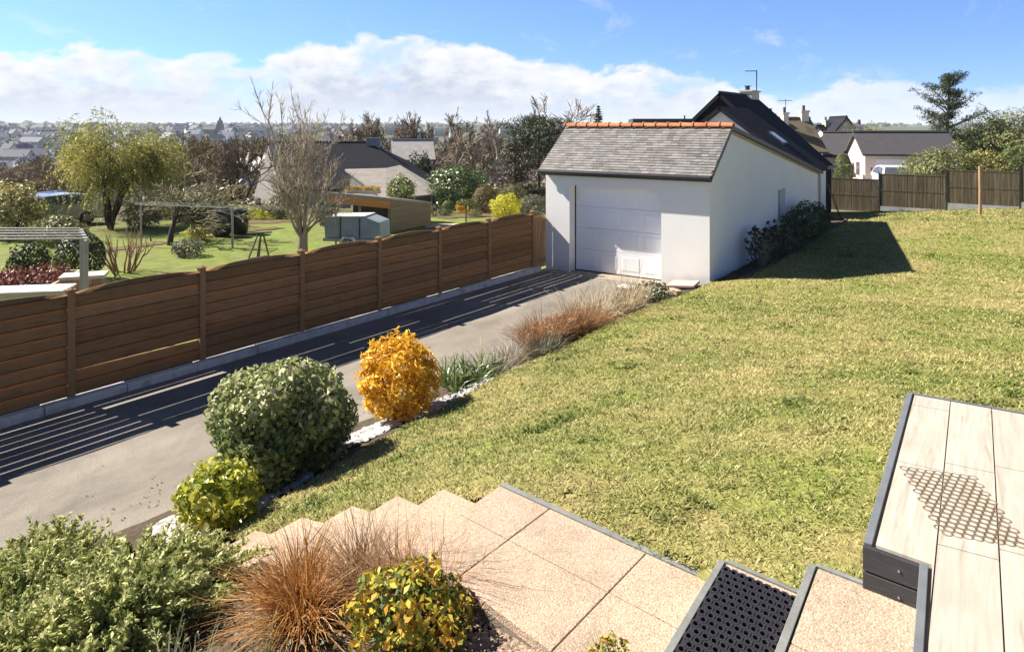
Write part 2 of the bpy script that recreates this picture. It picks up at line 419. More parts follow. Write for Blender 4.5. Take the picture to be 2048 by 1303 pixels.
# own-plot surface through surveyed spots (x, y, z)
CP = [(-5.0, 3.4, .40), (-5.2, 5.2, .46), (-5.4, 7.4, .46), (-5.5, 10.1, .43), (-5.6, 12.1, .36), (-5.7, 15.3, .20), (-5.7, 20, .30), (-5.7, 25, .42), (-4.2, 25.5, .50),
      (-1.8, 17.5, .48), (-.6, 5.2, 1.60), (.8, 5.6, 1.68), (4, 6, 1.7), (3, 12, 1.2), (0, 11, 1.0), (-2.6, 8.5, .86), (8, 17, 1.0), (8, 25, .8), (1.5, 20, .72), (-.5, 27, .62),
      (-8, 34.8, -.32), (-4.2, 34.8, -.05), (-1.8, 34.8, .20), (.8, 34.8, .42), (5, 34.8, .70), (12, 30, .9), (12, 5, 1.75), (14, -5, 1.8), (3, -6, 1.2),
      (-6.62, 14.5, .02), (-6.66, 12, .02), (-6.62, 9, .02), (-6.6, 6, .02), (-6.6, 4, .02), (-6.6, 2, .02), (-6.6, 0, .02), (-6.6, -5, .02), (-8.2, 24, .3), (-8, 30, .0),
      (-3.2, .6, .95), (-2.2, 1.6, 1.22), (-1.2, .6, 1.25), (-4.6, 1.8, .5), (-4.9, 0, .42), (-3.3, 2.2, .95), (-3, -4, .9)]
for i, t in enumerate(tips[:7]):
    CP.append((t.x + Nd.x * .03, t.y + Nd.y * .03, ZL - i * RISE - .05))
for p, z in ((Lfar0.lerp(Lfar1, .5), ZL - .03), (Lfar1, ZL - .03), (S2far[0], ZS2 - .11), (S1far[0], ZS1 - .06), (TB, ZT - .32), (TA, ZT - .22)):
    CP.append((p.x + Nd.x * .04, p.y + Nd.y * .04, z))
cp = np.array(CP); D_ = np.linalg.norm(cp[:, None, :2] - cp[None, :, :2], axis=2)
A_ = np.block([[D_ + np.eye(len(cp)) * -.02, np.c_[np.ones(len(cp)), cp[:, :2]]], [np.c_[np.ones(len(cp)), cp[:, :2]].T, np.zeros((3, 3))]])
sol = np.linalg.solve(A_, np.r_[cp[:, 2], 0, 0, 0]); RW, RA = sol[:-3], sol[-3:]
def Lraw(X, Y):
    X = np.asarray(X, float); Y = np.asarray(Y, float)
    d = np.sqrt((X[..., None] - cp[:, 0]) ** 2 + (Y[..., None] - cp[:, 1]) ** 2 + .12)
    return d @ RW + RA[0] + RA[1] * X + RA[2] * Y
def L(x, y): return float(Lraw(x, y))
def XE(y): return interp([(-6, -5.0), (2, -5.0), (3.4, -5.05), (5.2, -5.2), (7.4, -5.38), (11, -5.52), (15.2, -5.62), (15.3, -5.1), (18, -4.95), (25, -4.9), (27, -5.2), (34.8, -9)], y)
def hit(px, py, fn, z0=1.0, z1=400):
    """first meeting of the sight line with a surface -> world point"""
    zc = z0; prev = zc
    while zc < z1:
        x, y = W(px, zc)
        if H(py, zc) < fn(x, y):
            a, b = prev, zc
            for _ in range(25):
                m = (a + b) / 2; x, y = W(px, m)
                if H(py, m) < fn(x, y): b = m
                else: a = m
            x, y = W(px, b); return Vector((x, y, fn(x, y)))
        prev = zc; zc *= 1.01
    x, y = W(px, z1); return Vector((x, y, fn(x, y)))

# ---- ground sheet (polar grid, reaches the horizon)
def build_ground():
    m, k, b, out = newmat('ground_mix')
    co = k.n('ShaderNodeTexCoord').outputs['Object']
    big = k.noise(co, .09, 6, .62); fine = k.noise(co, 2.2, 8, .7)
    sp = k.n('ShaderNodeVectorMath', operation='LENGTH'); k.inp(sp.inputs[0], co); dist = sp.outputs['Value']
    grass = k.ramp(fine, [(.25, (.08, .105, .025)), (.5, (.15, .195, .045)), (.75, (.23, .265, .075))])
    scrub = k.ramp(k.noise(co, .35, 6, .65), [(.3, (.05, .055, .02)), (.5, (.09, .075, .045)), (.7, (.10, .12, .04))])
    far = k.ramp(k.noise(co, .012, 6, .65), [(.3, (.05, .06, .035)), (.5, (.085, .10, .05)), (.7, (.12, .13, .07))])
    f1 = k.m('DIVIDE', k.m('SUBTRACT', dist, 34), 8, clamp=True); f2 = k.m('DIVIDE', k.m('SUBTRACT', dist, 250), 600, clamp=True)
    patch = k.ramp(k.noise(co, .45, 7, .68), [(.46, 0.0), (.66, .75)])
    col = k.mix(patch, grass, (.16, .13, .07)); col = k.mix(f1, col, scrub); col = k.mix(f2, col, far)
    k.inp(b.inputs['Base Color'], col); b.inputs['Roughness'].default_value = .95; b.inputs['Specular IOR Level'].default_value = .1
    bp = k.n('ShaderNodeBump'); bp.inputs['Strength'].default_value = .5; bp.inputs['Distance'].default_value = .06; k.inp(bp.inputs['Height'], k.noise(co, 6, 6, .7)); k.inp(b.inputs['Normal'], bp.outputs[0])
    rs = [0.5]
    while rs[-1] < 14000: rs.append(rs[-1] * 1.05 + .12)
    na = 260; V = [(0, 0, -.75)]
    for r in rs:
        for j in range(na):
            a = 2 * math.pi * j / na; x, y = r * math.sin(a), r * math.cos(a); V.append((x, y, G(x, y)))
    mb = MB(); mb.v = V; mb.t = [.5] * len(V)
    F = [(0, 1 + (j + 1) % na, 1 + j) for j in range(na)]
    for i in range(len(rs) - 1):
        for j in range(na):
            a = 1 + i * na + j; a2 = 1 + i * na + (j + 1) % na; F.append((a, a2, a2 + na, a + na))
    mb.f = F; mb.mi = [0] * len(F)
    o = mb.build('ground', m, smooth=True); tag(o, kind='structure')
build_ground()

def heightgrid(name, xs, ys, fn, mat, keep=None):
    X, Y = np.meshgrid(xs, ys); Z = fn(X, Y); n, m_ = X.shape
    V = np.stack([X, Y, Z], -1).reshape(-1, 3); i = np.arange(n * m_).reshape(n, m_)
    F = np.stack([i[:-1, :-1], i[:-1, 1:], i[1:, 1:], i[1:, :-1]], -1).reshape(-1, 4)
    if keep is not None:
        kv = keep(X, Y).reshape(-1); F = F[kv[F].all(1)]
    o = npmesh(name, V, F, None, mat, smooth=True); return tag(o, kind='structure')

# ---- driveway
m, k, b, out = newmat('asphalt')
co = k.n('ShaderNodeTexCoord').outputs['Object']
mp = k.n('ShaderNodeMapping'); mp.inputs['Scale'].default_value = (1, .35, 1); k.inp(mp.inputs[0], co)
col = k.ramp(k.noise(mp.outputs[0], 1.6, 6, .6), [(.3, (.17, .15, .128)), (.5, (.225, .20, .17)), (.72, (.28, .25, .215))])
speck = k.ramp(k.noise(co, 90, 3, .75), [(.32, .55), (.5, .98), (.68, 1.35)])
st_ = k.ramp(k.noise(co, .7, 8, .72, .8), [(.34, .78), (.5, 1.0), (.64, 1.1)])
col = k.mix(1.0, col, st_, 'MULTIPLY')
col = k.mix(1.0, col, speck, 'MULTIPLY')
k.inp(b.inputs['Base Color'], col); b.inputs['Roughness'].default_value = .85; b.inputs['Specular IOR Level'].default_value = .25
bp = k.n('ShaderNodeBump'); bp.inputs['Strength'].default_value = .6; bp.inputs['Distance'].default_value = .008; k.inp(bp.inputs['Height'], k.noise(co, 90, 3, .6)); k.inp(b.inputs['Normal'], bp.outputs[0])
mb = MB(); mb.slab([(-9.78, -8, 0), (-6.45, -8, 0), (-6.45, 14.98, 0), (-9.78, 14.98, 0)], .3)
tag(mb.build('driveway', m), kind='structure')
apron = surf('apron_concrete', (.26, .22, .17), (.36, .31, .25), 5, .9, .4)
mb = MB(); mb.slab([(-9.9, 14.985, .006), (-6.2, 14.985, .006), (-6.2, 15.62, .006), (-9.9, 15.62, .006)], .3)
mb.b6(-8.3, -6.5, 14.72, 14.79, -.05, .012)
tag(mb.build('concrete_apron', apron), kind='structure')
# ---- kerb under the fence
mb = MB(); y = -8
kerbm = surf('kerb_concrete', (.42, .42, .41), (.58, .57, .55), 3.5, .9, .5, c3=(.30, .30, .28))
while y < 15:
    mb.b6(-10.02, -9.78, y + .004, y + .996, -.3, .11 + .004 * math.sin(y * 9)); y += 1
tag(mb.build('kerb', kerbm, bevel=.012), kind='structure')

# ---- soil of the beds and the banks under the lawn
soil = surf('bed_soil', (.030, .024, .018), (.10, .078, .055), 9, 1, .9, c3=(.05, .04, .03), spec=.1)
xs = np.arange(-6.7, 8.05, .15); ys = np.arange(-6, 34.75, .15)
SD = {}
def soilz(X, Y):
    Z = Lraw(X, Y) - .03 + .015 * np.sin(X * 9) * np.cos(Y * 7)
    for i in range(X.shape[0]):
        for j in range(X.shape[1]):
            if Y[i, j] < 7:
                d = sdist(X[i, j], Y[i, j])
                if d > 0: Z[i, j] -= min(.5, .12 + d * 2.5)
    Z[X < -6.5] = -.05
    inside = (X < -5.75) & (Y > 15.1)
    Z[inside] = -.3
    return Z
heightgrid('garden_bed', xs, ys, soilz, soil)

# ---- lawn
m, k, b, out = newmat('lawn_turf')
co = k.n('ShaderNodeTexCoord').outputs['Object']
f = k.noise(co, .75, 6, .65); f2 = k.noise(co, 14, 6, .7, .5)
green = k.ramp(f2, [(.28, (.085, .12, .02)), (.5, (.175, .21, .045)), (.72, (.29, .30, .09))])
straw = k.ramp(f2, [(.28, (.14, .12, .045)), (.5, (.27, .22, .095)), (.72, (.38, .31, .15))])
col = k.mix(k.ramp(f, [(.38, 0.0), (.60, .9)]), green, straw)
k.inp(b.inputs['Base Color'], col); b.inputs['Roughness'].default_value = .95; b.inputs['Specular IOR Level'].default_value = .1
bp = k.n('ShaderNodeBump'); bp.inputs['Strength'].default_value = .8; bp.inputs['Distance'].default_value = .03; k.inp(bp.inputs['Height'], k.noise(co, 22, 5, .7)); k.inp(b.inputs['Normal'], bp.outputs[0])
def lawnz(X, Y):
    Z = Lraw(X, Y) + .012
    for i in range(X.shape[0]):
        for j in range(X.shape[1]):
            if Y[i, j] < 7:
                d = sdist(X[i, j], Y[i, j])
                if d > 0: Z[i, j] -= min(.5, .02 + d * 5)
    return Z
xe = np.vectorize(XE)
ys2 = np.concatenate([np.arange(.8, 12, .1), np.arange(12, 34.8, .25)])
us = np.concatenate([[0, .04, .1], np.arange(.2, 7, .1), np.arange(7, 19, .5)])
U, Yg = np.meshgrid(us, ys2); Xg = xe(Yg) + U
Zg = lawnz(Xg, Yg); Zg[:, 0] -= .10
keepv = np.ones_like(Xg, bool)
for i in range(Xg.shape[0]):
    for j in range(Xg.shape[1]):
        if Yg[i, j] < 3.6:                      # the bed on the near side of the stairs is not lawn
            a, bq = tips[6], tips[0]; p = Vector((Xg[i, j], Yg[i, j])); dd = (bq - a)
            side = dd.x * (p.y - a.y) - dd.y * (p.x - a.x)
            if side < -.05 * dd.length and p.x < bq.x + .2: keepv[i, j] = False
            if nearbed(p.x, p.y): keepv[i, j] = False
            if p.x >= bq.x + .2 and p.y < 1.0: keepv[i, j] = False
nr, nc = Xg.shape; idx = np.arange(nr * nc).reshape(nr, nc)
F = np.stack([idx[:-1, :-1], idx[:-1, 1:], idx[1:, 1:], idx[1:, :-1]], -1).reshape(-1, 4); F = F[keepv.reshape(-1)[F].all(1)]
tag(npmesh('lawn', np.stack([Xg, Yg, Zg], -1).reshape(-1, 3), F, None, m, smooth=True), kind='structure')

# ---- grass blades of the lawn (stuff)
def build_grass():
    rg = np.random.default_rng(5)
    Xs, Ys = [], []
    for (y0, y1, dens) in ((1.0, 4, 5200), (4, 6, 4400), (6, 9, 2800), (9, 13, 1500), (13, 20, 650), (20, 34.6, 240)):
        x0, x1 = -5.7, 4.2; n = int((y1 - y0) * (x1 - x0) * dens); x = rg.uniform(x0, x1, n); y = rg.uniform(y0, y1, n)
        tt = (x * RT.x + y * RT.y) / (x * FW.x + y * FW.y); kq = (x > xe(y) + .01) & (tt < 1.0) & (tt > -.5)
        Xs.append(x[kq]); Ys.append(y[kq])
    x = np.concatenate(Xs); y = np.concatenate(Ys)
    ok = np.ones(len(x), bool); near = np.where(y < 6.2)[0]
    a, bq = tips[6], tips[0]
    for i in near:
        if sdist(x[i], y[i]) > .0 or nearbed(x[i], y[i]): ok[i] = False
        elif y[i] < 3.6:
            side = (bq.x - a.x) * (y[i] - a.y) - (bq.y - a.y) * (x[i] - a.x)
            if side < 0 and x[i] < bq.x + .2: ok[i] = False
    x, y = x[ok], y[ok]; z = Lraw(x, y) + .005; n = len(x)
    dist = np.sqrt(x * x + y * y)
    Lb = rg.uniform(.015, .038, n) * (1 + dist * .03); w = (.0032 + .0008 * dist) * rg.uniform(.7, 1.4, n)
    # tufty clumps: height varies in patches
    cl = np.array([noise.noise(Vector((a_ * 5, b_ * 5, 0))) for a_, b_ in zip(x, y)]); Lb *= 1 + cl * .7
    weed = np.array([noise.noise(Vector((a_ * 2.3 + 40, b_ * 2.3, 5))) + .5 * noise.noise(Vector((a_ * 9, b_ * 9, 8))) for a_, b_ in zip(x, y)]) > .52
    Lb[weed] *= 1.35; w[weed] *= 1.7
    ang = rg.uniform(0, 2 * math.pi, n); lean = rg.uniform(.6, 1.5, n)
    o = np.stack([np.cos(ang), np.sin(ang), np.zeros(n)], 1); s_ = np.stack([-np.sin(ang), np.cos(ang), np.zeros(n)], 1)
    p = np.stack([x, y, z], 1); up = np.array([0, 0, 1.0])
    m1 = p + o * (Lb * .45 * np.sin(lean * .6))[:, None] + up * (Lb * .5 * np.cos(lean * .6))[:, None]
    t1 = p + o * (Lb * np.sin(lean))[:, None] + up * (Lb * .85 * np.cos(lean) + .006)[:, None]
    W2 = (w * .5)[:, None]
    V = np.stack([p - s_ * W2, p + s_ * W2, m1 + s_ * W2 * .9, m1 - s_ * W2 * .9, t1 + s_ * W2 * .25, t1 - s_ * W2 * .25], 1).reshape(-1, 3)
    b0 = np.arange(n) * 6
    F = np.concatenate([np.stack([b0, b0 + 1, b0 + 2, b0 + 3], 1), np.stack([b0 + 3, b0 + 2, b0 + 4, b0 + 5], 1)])
    T = np.clip(rg.normal(.5, .28, n), 0, 1); T[weed] = np.clip(rg.normal(.22, .12, weed.sum()), 0, 1)
    gm = leafmat('grass_blade', [(.068, .10, .018), (.17, .21, .045), (.31, .315, .10), (.56, .48, .24)], .25, .6, .2,
                 patch=((.54, .47, .20), .75, .42, .76))
    o_ = npmesh('lawn_grass', V, F, np.repeat(T, 6), gm)
    tag(o_, kind='stuff')
    print('grass blades', n)
build_grass()

# ================================================================== TERRACE AND STAIRS
agg = None
def aggregate():
    m, k, b, out = newmat('exposed_aggregate')
    co = k.n('ShaderNodeTexCoord').outputs['Object']
    v = k.n('ShaderNodeTexVoronoi'); v.inputs['Scale'].default_value = 120; k.inp(v.inputs['Vector'], co)
    peb = k.ramp(k.m('FRACT', k.m('MULTIPLY', k.noise(v.outputs['Color'], 9, 0), 7)), [(0, (.30, .19, .12)), (.25, (.50, .36, .245)), (.55, (.60, .44, .31)), (.8, (.38, .30, .23)), (1, (.68, .56, .44))])
    cem = k.ramp(v.outputs['Distance'], [(.30, 0.0), (.62, .55)])
    col = k.mix(cem, peb, (.33, .245, .175))
    col = k.mix(1.0, col, k.ramp(k.noise(co, 2.6, 7, .68), [(.32, .70), (.5, .96), (.7, 1.08)]), 'MULTIPLY')
    tv_ = k.n('ShaderNodeAttribute', attribute_name='tint').outputs['Fac']; col = k.mix(k.m('MULTIPLY', tv_, .30), col, (.30, .265, .22))
    k.inp(b.inputs['Base Color'], col); b.inputs['Roughness'].default_value = .8; b.inputs['Specular IOR Level'].default_value = .3
    bp = k.n('ShaderNodeBump'); bp.inputs['Strength'].default_value = .6; bp.inputs['Distance'].default_value = .004; bp.invert = True
    k.inp(bp.inputs['Height'], v.outputs['Distance']); k.inp(b.inputs['Normal'], bp.outputs[0]); return m
agg = aggregate()
joint = surf('joint_mortar', (.16, .13, .10), (.23, .19, .15), 20, .95, .4)
trimm = surf('grey_edging', (.15, .155, .15), (.23, .235, .22), 6, .6, .2)
stairs = empty('garden_stairs', (Lfar0.x, Lfar0.y, 0), 0, 'flight of pinkish exposed aggregate steps stepping down the lawn from the terrace', 'garden stairs')
inv = Vector((-Lfar0.x, -Lfar0.y))
def loc(poly): return [(p[0] + inv.x, p[1] + inv.y) for p in poly]
def ccw(poly):
    a = sum(poly[i - 1][0] * poly[i][1] - poly[i][0] * poly[i - 1][1] for i in range(len(poly))); return poly if a > 0 else poly[::-1]
def grid_slabs(mb, poly, ncuts_u, ncuts_v, z, th_, gap=.004):
    """poly a(far-start) b(far-end) c(near-end) d(near-start); pavers separated by joints"""
    a, b, c, d = [Vector(p) for p in poly]
    us_ = [0] + ncuts_u + [1]; vs_ = [0] + ncuts_v + [1]; f = lambda u, v: (a.lerp(b, u)).lerp(d.lerp(c, u), v)
    for i in range(len(us_) - 1):
        for j in range(len(vs_) - 1):
            mb.tint = (math.sin(i * 12.9 + j * 78.2 + z * 37) * 43758.5) % 1.0
            q = [f(us_[i], vs_[j]), f(us_[i + 1], vs_[j]), f(us_[i + 1], vs_[j + 1]), f(us_[i], vs_[j + 1])]
            cen = sum(q, Vector((0, 0))) / 4; q = [p + (cen - p).normalized() * gap for p in q]
            mb.prism(ccw([tuple(p) for p in q]), z - th_, z)
for i, t in enumerate(treads):
    z = ZL - (i + 1) * RISE; mb = MB(); grid_slabs(mb, loc(t), [], [.5] if i % 2 else [.42], z, .045, .002)
    s = mb.build('step', agg, stairs, bevel=.005)
    mb = MB(); q = loc(t); cen = sum((Vector(p) for p in q), Vector((0, 0))) / 4
    mb.prism(ccw([tuple(Vector(p).lerp(cen, .02)) for p in q]), z - .5, z - .012); mb.build('riser', joint, s)
mb = MB()
def clip(poly, a, n):      # keep side where (p-a).n >= 0
    res = []
    for i in range(len(poly)):
        p, q_ = poly[i - 1], poly[i]; dp, dq = (p - a).dot(n), (q_ - a).dot(n)
        if dp >= 0: res.append(p)
        if (dp < 0) != (dq < 0): res.append(p + (q_ - p) * (dp / (dp - dq)))
    return res
LP = [Vector(p) for p in loc(landing)]
if sum(LP[i - 1].x * LP[i].y - LP[i].x * LP[i - 1].y for i in range(4)) < 0: LP = LP[::-1]
ej = (Lfar1 - Lfar0).normalized(); Nj = RT * math.sin(R(36.5)) + FW * math.cos(R(36.5))
det = ej.x * -Nj.y + ej.y * Nj.x
for ua, ub in ((-.22, .38), (.38, 1.0), (1.0, 1.6), (1.6, 2.2), (2.2, 2.8), (-.82, -.22)):
    for va, vb in ((0, .38), (.38, .98), (.98, 1.58), (1.58, 2.18)):
        cell = [ej * (ua + .003) - Nj * (va + .003), ej * (ub - .003) - Nj * (va + .003), ej * (ub - .003) - Nj * (vb - .003), ej * (ua + .003) - Nj * (vb - .003)]
        for i in range(4):
            a, b_ = LP[i], LP[(i + 1) % 4]; e = b_ - a; cell = clip(cell, a + Vector((-e.y, e.x)).normalized() * .003, Vector((-e.y, e.x)))
            if len(cell) < 3: break
        mb.tint = abs(math.sin(ua * 12.9 + va * 78.2) * 437.5) % 1.0
        if len(cell) > 2: mb.prism(ccw([tuple(p) for p in cell]), ZL - .045, ZL)
lo = mb.build('landing', agg, stairs, bevel=.004)
mb = MB(); q = loc(landing); cen = sum((Vector(p) for p in q), Vector((0, 0))) / 4
mb.prism(ccw([tuple(Vector(p).lerp(cen, .008)) for p in q]), ZL - .5, ZL - .008); mb.build('riser', joint, lo)
def strip(mb, a, b, w, z0, z1, side=1, ext_=0):
    a, b = Vector(a), Vector(b); d = (b - a).normalized(); nrm = Vector((-d.y, d.x)) * side * w; a = a - d * ext_; b = b + d * ext_
    mb.prism(ccw([tuple(a), tuple(b), tuple(b + nrm), tuple(a + nrm)]), z0, z1)
for poly, z in ((s2, ZS2), (s1, ZS1)):
    mb = MB(); grid_slabs(mb, loc(poly), [], [.33, .66] if z == ZS2 else [.17, .5, .8], z, .045, .003); s = mb.build('step', agg, stairs, bevel=.004)
    q = loc(poly); cen = sum((Vector(p) for p in q), Vector((0, 0))) / 4
    mb = MB(); mb.prism(ccw([tuple(Vector(p).lerp(cen, .008)) for p in q]), z - .5, z - .008); mb.build('riser', joint, s)
mb = MB()
lf = loc([Lfar0, Lfar1]); strip(mb, lf[0], lf[1], .035, ZL - .3, ZL + .006, 1)
q = loc(s2); strip(mb, q[0], q[1], .022, ZS2 - .3, ZS2 + .006, 1); strip(mb, q[3], q[0], .03, ZS2 - .165, ZS2 + .007, 1)
q = loc(s1); strip(mb, q[0], q[1], .022, ZS1 - .3, ZS1 + .006, 1); strip(mb, q[3], q[0], .03, ZS1 - .165, ZS1 + .007, 1)
mb.build('edging', trimm, stairs, bevel=.002)
tag(stairs)

# honeycomb rubber mat on the step
rub = surf('black_rubber', (.010, .009, .012), (.022, .020, .026), 30, .55, .3, spec=.5)
def honeycomb(mb, o, eu, ev, nu, nv, z0, z1, rin=.60):
    """rings on a staggered grid spanning eu x ev from corner o"""
    du, dv = eu / nu, ev / nv; ns = 8
    for i in range(nu):
        for j in range(nv):
            c = o + du * (i + .5 + (.5 if j % 2 else 0)) + dv * (j + .5)
            if i == nu - 1 and j % 2: continue
            outer, inner = [], []
            for a in range(ns):
                t = 2 * math.pi * (a + .5) / ns
                v = du * math.cos(t) * .60 + dv * math.sin(t) * .62; outer.append(c + v); inner.append(c + v * rin)
            vs = [(p.x, p.y, z1) for p in outer] + [(p.x, p.y, z1) for p in inner] + [(p.x, p.y, z0) for p in outer] + [(p.x, p.y, z0) for p in inner]
            fs = []
            for a in range(ns):
                b_ = (a + 1) % ns; fs += [(a, b_, ns + b_, ns + a), (ns + a, ns + b_, 3 * ns + b_, 3 * ns + a), (b_, a, 2 * ns + a, 2 * ns + b_)]
            mb.add(vs, fs)
q0 = s2[0] + (s2[1] - s2[0]) * .02 - Nd * .055; eu = (S2far[1] - S2far[0]) * .93; ev = -Nd * 1.02
mat_o = Vector((q0.x, q0.y))
mb = MB(); honeycomb(mb, Vector((0, 0)), eu, ev, 9, 25, 0, .016, .52)
mb.prism(ccw([(0, 0), tuple(eu), tuple(eu + ev), tuple(ev)]), 0, .004)
o = mb.build('rubber_mat', rub); o.location = (q0.x, q0.y, ZS2 + .003)
tag(o, 'black rubber honeycomb mat lying on the second step below the terrace', 'door mat')

# terrace
m, k, b, out = newmat('bleached_tile')
co = k.n('ShaderNodeTexCoord').outputs['Object']
mp = k.n('ShaderNodeMapping'); mp.inputs['Scale'].default_value = (1, 1, 1); mp.inputs['Rotation'].default_value = (0, 0, -math.atan2(Nd.y, Nd.x)); k.inp(mp.inputs[0], co)
mp2 = k.n('ShaderNodeMapping'); mp2.inputs['Scale'].default_value = (1.0, 15, 1); k.inp(mp2.inputs[0], mp.outputs[0])
tv = k.n('ShaderNodeAttribute', attribute_name='tint').outputs['Fac']
grain = k.noise(mp2.outputs[0], 2.4, 7, .62, .7)
col = k.ramp(grain, [(.25, (.26, .215, .165)), (.42, (.42, .37, .305)), (.7, (.53, .485, .42))])
col = k.mix(k.m('MULTIPLY', tv, .45), col, (.36, .31, .25))
blot = k.ramp(k.noise(co, 3.1, 5, .6), [(.52, 0.0), (.7, .35)])
col = k.mix(blot, col, (.34, .29, .23))
k.inp(b.inputs['Base Color'], col); b.inputs['Roughness'].default_value = .62
bp = k.n('ShaderNodeBump'); bp.inputs['Strength'].default_value = .15; bp.inputs['Distance'].default_value = .004; k.inp(bp.inputs['Height'], grain); k.inp(b.inputs['Normal'], bp.outputs[0])
tile = m
terrace = empty('terrace', (TB.x, TB.y, 0), 0, 'raised terrace of pale wood-look planks edged in dark grey, at the right', 'terrace')
oT = Vector((TB.x, TB.y))
def tl(p): return Vector((p[0] - oT.x, p[1] - oT.y))
# planks run along Nd, .2 m wide; clip to the outline on the left and near side
def clip(poly, a, n):      # keep side where (p-a).n >= 0
    res = []
    for i in range(len(poly)):
        p, q_ = poly[i - 1], poly[i]; dp, dq = (p - a).dot(n), (q_ - a).dot(n)
        if dp >= 0: res.append(p)
        if (dp < 0) != (dq < 0): res.append(p + (q_ - p) * (dp / (dp - dq)))
    return res
Pd = Vector((Nd.y, -Nd.x))   # to the right
mb = MB(); rs = random.Random(4)
fx = tl(PZ(1901, 801, ZT)); c1 = fx.dot(Pd) ; c2 = tl(PZ(1983, 818, ZT)).dot(Pd)
PWID = c2 - c1
cuts = {-1: [('f', PZ(1860, 815, ZT)), ('f', PZ(1840, 931, ZT))], 0: [('f', PZ(1940, 935, ZT)), ('f', PZ(1925, 1100, ZT))], 1: [('f', PZ(2020, 937, ZT)), ('f', PZ(2030, 1105, ZT))]}
farA = tl(TA); farN = -Vector((-dirT.y, dirT.x)); farN = farN if farN.dot(-Nd) > 0 else -farN
leftd = (TB - TA).normalized(); leftn = Vector((-leftd.y, leftd.x)); leftn = leftn if leftn.dot(Pd) > 0 else -leftn
nd_ = (TC - TB).normalized(); nearn = Vector((-nd_.y, nd_.x)); nearn = nearn if nearn.dot(Nd) > 0 else -nearn
cn = Vector((-dirTC.y, dirTC.x)); cn = cn if cn.dot(Pd) > 0 else -cn
g = .0025
for kk in range(-2, 22):
    u0, u1 = c1 + kk * PWID, c1 + (kk + 1) * PWID
    ks = [farA.dot(Nd) + 1.5]
    if kk in cuts: ks += [tl(p).dot(Nd) for _, p in cuts[kk]]
    else: ks += [farA.dot(Nd) - rs.uniform(.1, .9)]
    while ks[-1] > -7: ks.append(ks[-1] - 1.2)
    for v1, v0 in zip(ks, ks[1:]):
        base = [Pd * (u0 + g) + Nd * (v0 + g), Pd * (u1 - g) + Nd * (v0 + g), Pd * (u1 - g) + Nd * (v1 - g), Pd * (u0 + g) + Nd * (v1 - g)]
        mb.tint = rs.random()
        poly = clip(clip(base, farA - farN * -.012, farN), tl(TB) + leftn * .012, leftn)
        # region 1: block behind the near edge TB-TC ; region 2: everything right of TC-TD
        tc = tl(TC)
        r1 = clip(clip(poly, tl(TB) + nearn * .012, nearn), tc + cn * .012, -cn) if len(poly) > 2 else []
        r2 = clip(poly, tc + cn * .012, cn) if len(poly) > 2 else []
        both = [r1, r2]
        if len(r1) > 2 and len(r2) > 2:      # plank crosses the line: keep it whole if it lies behind TC
            if min((p - tc).dot(nearn) for p in poly) > 0: both = [poly]
        for r_ in both:
            if len(r_) > 2:
                cl_ = [r_[0]]
                for p in r_[1:]:
                    if (p - cl_[-1]).length > 1e-4: cl_.append(p)
                if len(cl_) > 2: mb.prism(ccw([tuple(p) for p in cl_]), ZT - .02, ZT)
mb.build('tiled_deck', tile, terrace)
mb = MB(); mb.prism(ccw([tuple(tl(p)) for p in terr]), ZT - .6, ZT - .012); mb.build('base_slab', surf('tile_joint', (.10, .095, .085), (.14, .13, .12), 12, .9), terrace)
dg = surf('dark_edge_trim', (.13, .14, .15), (.17, .18, .19), 9, .45, .05, spec=.5)
mb = MB(); strip(mb, tl(TB), tl(TA), .030, ZT - .5, ZT + .003, 1 if leftn.dot(Vector((-(TA - TB).y, (TA - TB).x))) < 0 else -1)
mb.build('edge_trim', dg, terrace, bevel=.002)
mb = MB(); a, bq = tl(TC), tl(TC) + dirTC * 5; strip(mb, a, bq, .028, ZT - .5, ZT + .003, 1 if cn.dot(Vector((-(bq - a).y, (bq - a).x))) < 0 else -1); mb.build('edge_trim', dg, terrace, bevel=.002)
mb = MB(); a, bq = tl(TA), tl(TA) + dirT * 5; mb2 = (Vector((-dirT.y, dirT.x))).dot(Nd) > 0; strip(mb, a, bq, .02, ZT - .5, ZT + .002, 1 if mb2 else -1); mb.build('edge_trim', dg, terrace)
brd = surf('charcoal_board', (.030, .030, .032), (.045, .045, .048), 5, .55, .15, stretch=(3, 3, 20), spec=.4)
for j in range(3):
    mb = MB(); z1 = ZT - .004 - j * .098; strip(mb, tl(TB) - nd_ * .028, tl(TC) + nd_ * .0, .022, z1 - .092, z1, 1 if nearn.dot(Vector((-nd_.y, nd_.x))) < 0 else -1)
    o = mb.build('riser_board', brd, terrace, bevel=.003)
    mb = MB(); c = tl(TB).lerp(tl(TC), .52) - nearn * .0225; mb.box((c.x, c.y, z1 - .046), (.009, .009, .009), math.atan2(nd_.y, nd_.x)); mb.build('screw', surf('screw_steel', (.6, .6, .6), (.5, .5, .5), 5, .3, metal=1), o, bevel=.003)
# dirt print left by a honeycomb mat
A1, B1, D1 = tl(PZ(1798, 931, ZT)), tl(PZ(1952, 952, ZT)), tl(PZ(1877, 1068, ZT))
mb = MB(); honeycomb(mb, A1, B1 - A1, D1 - A1, 9, 16, ZT + .0006, ZT + .0012, .66)
m, k, b, out = newmat('dirt_print'); co = k.n('ShaderNodeTexCoord').outputs['Object']
k.inp(b.inputs['Base Color'], (.16, .12, .075)); b.inputs['Roughness'].default_value = .9
k.inp(b.inputs['Alpha'], k.ramp(k.noise(co, 5, 6, .65), [(.34, .35), (.58, .95)]))
mb.build('mat_print', m, terrace)
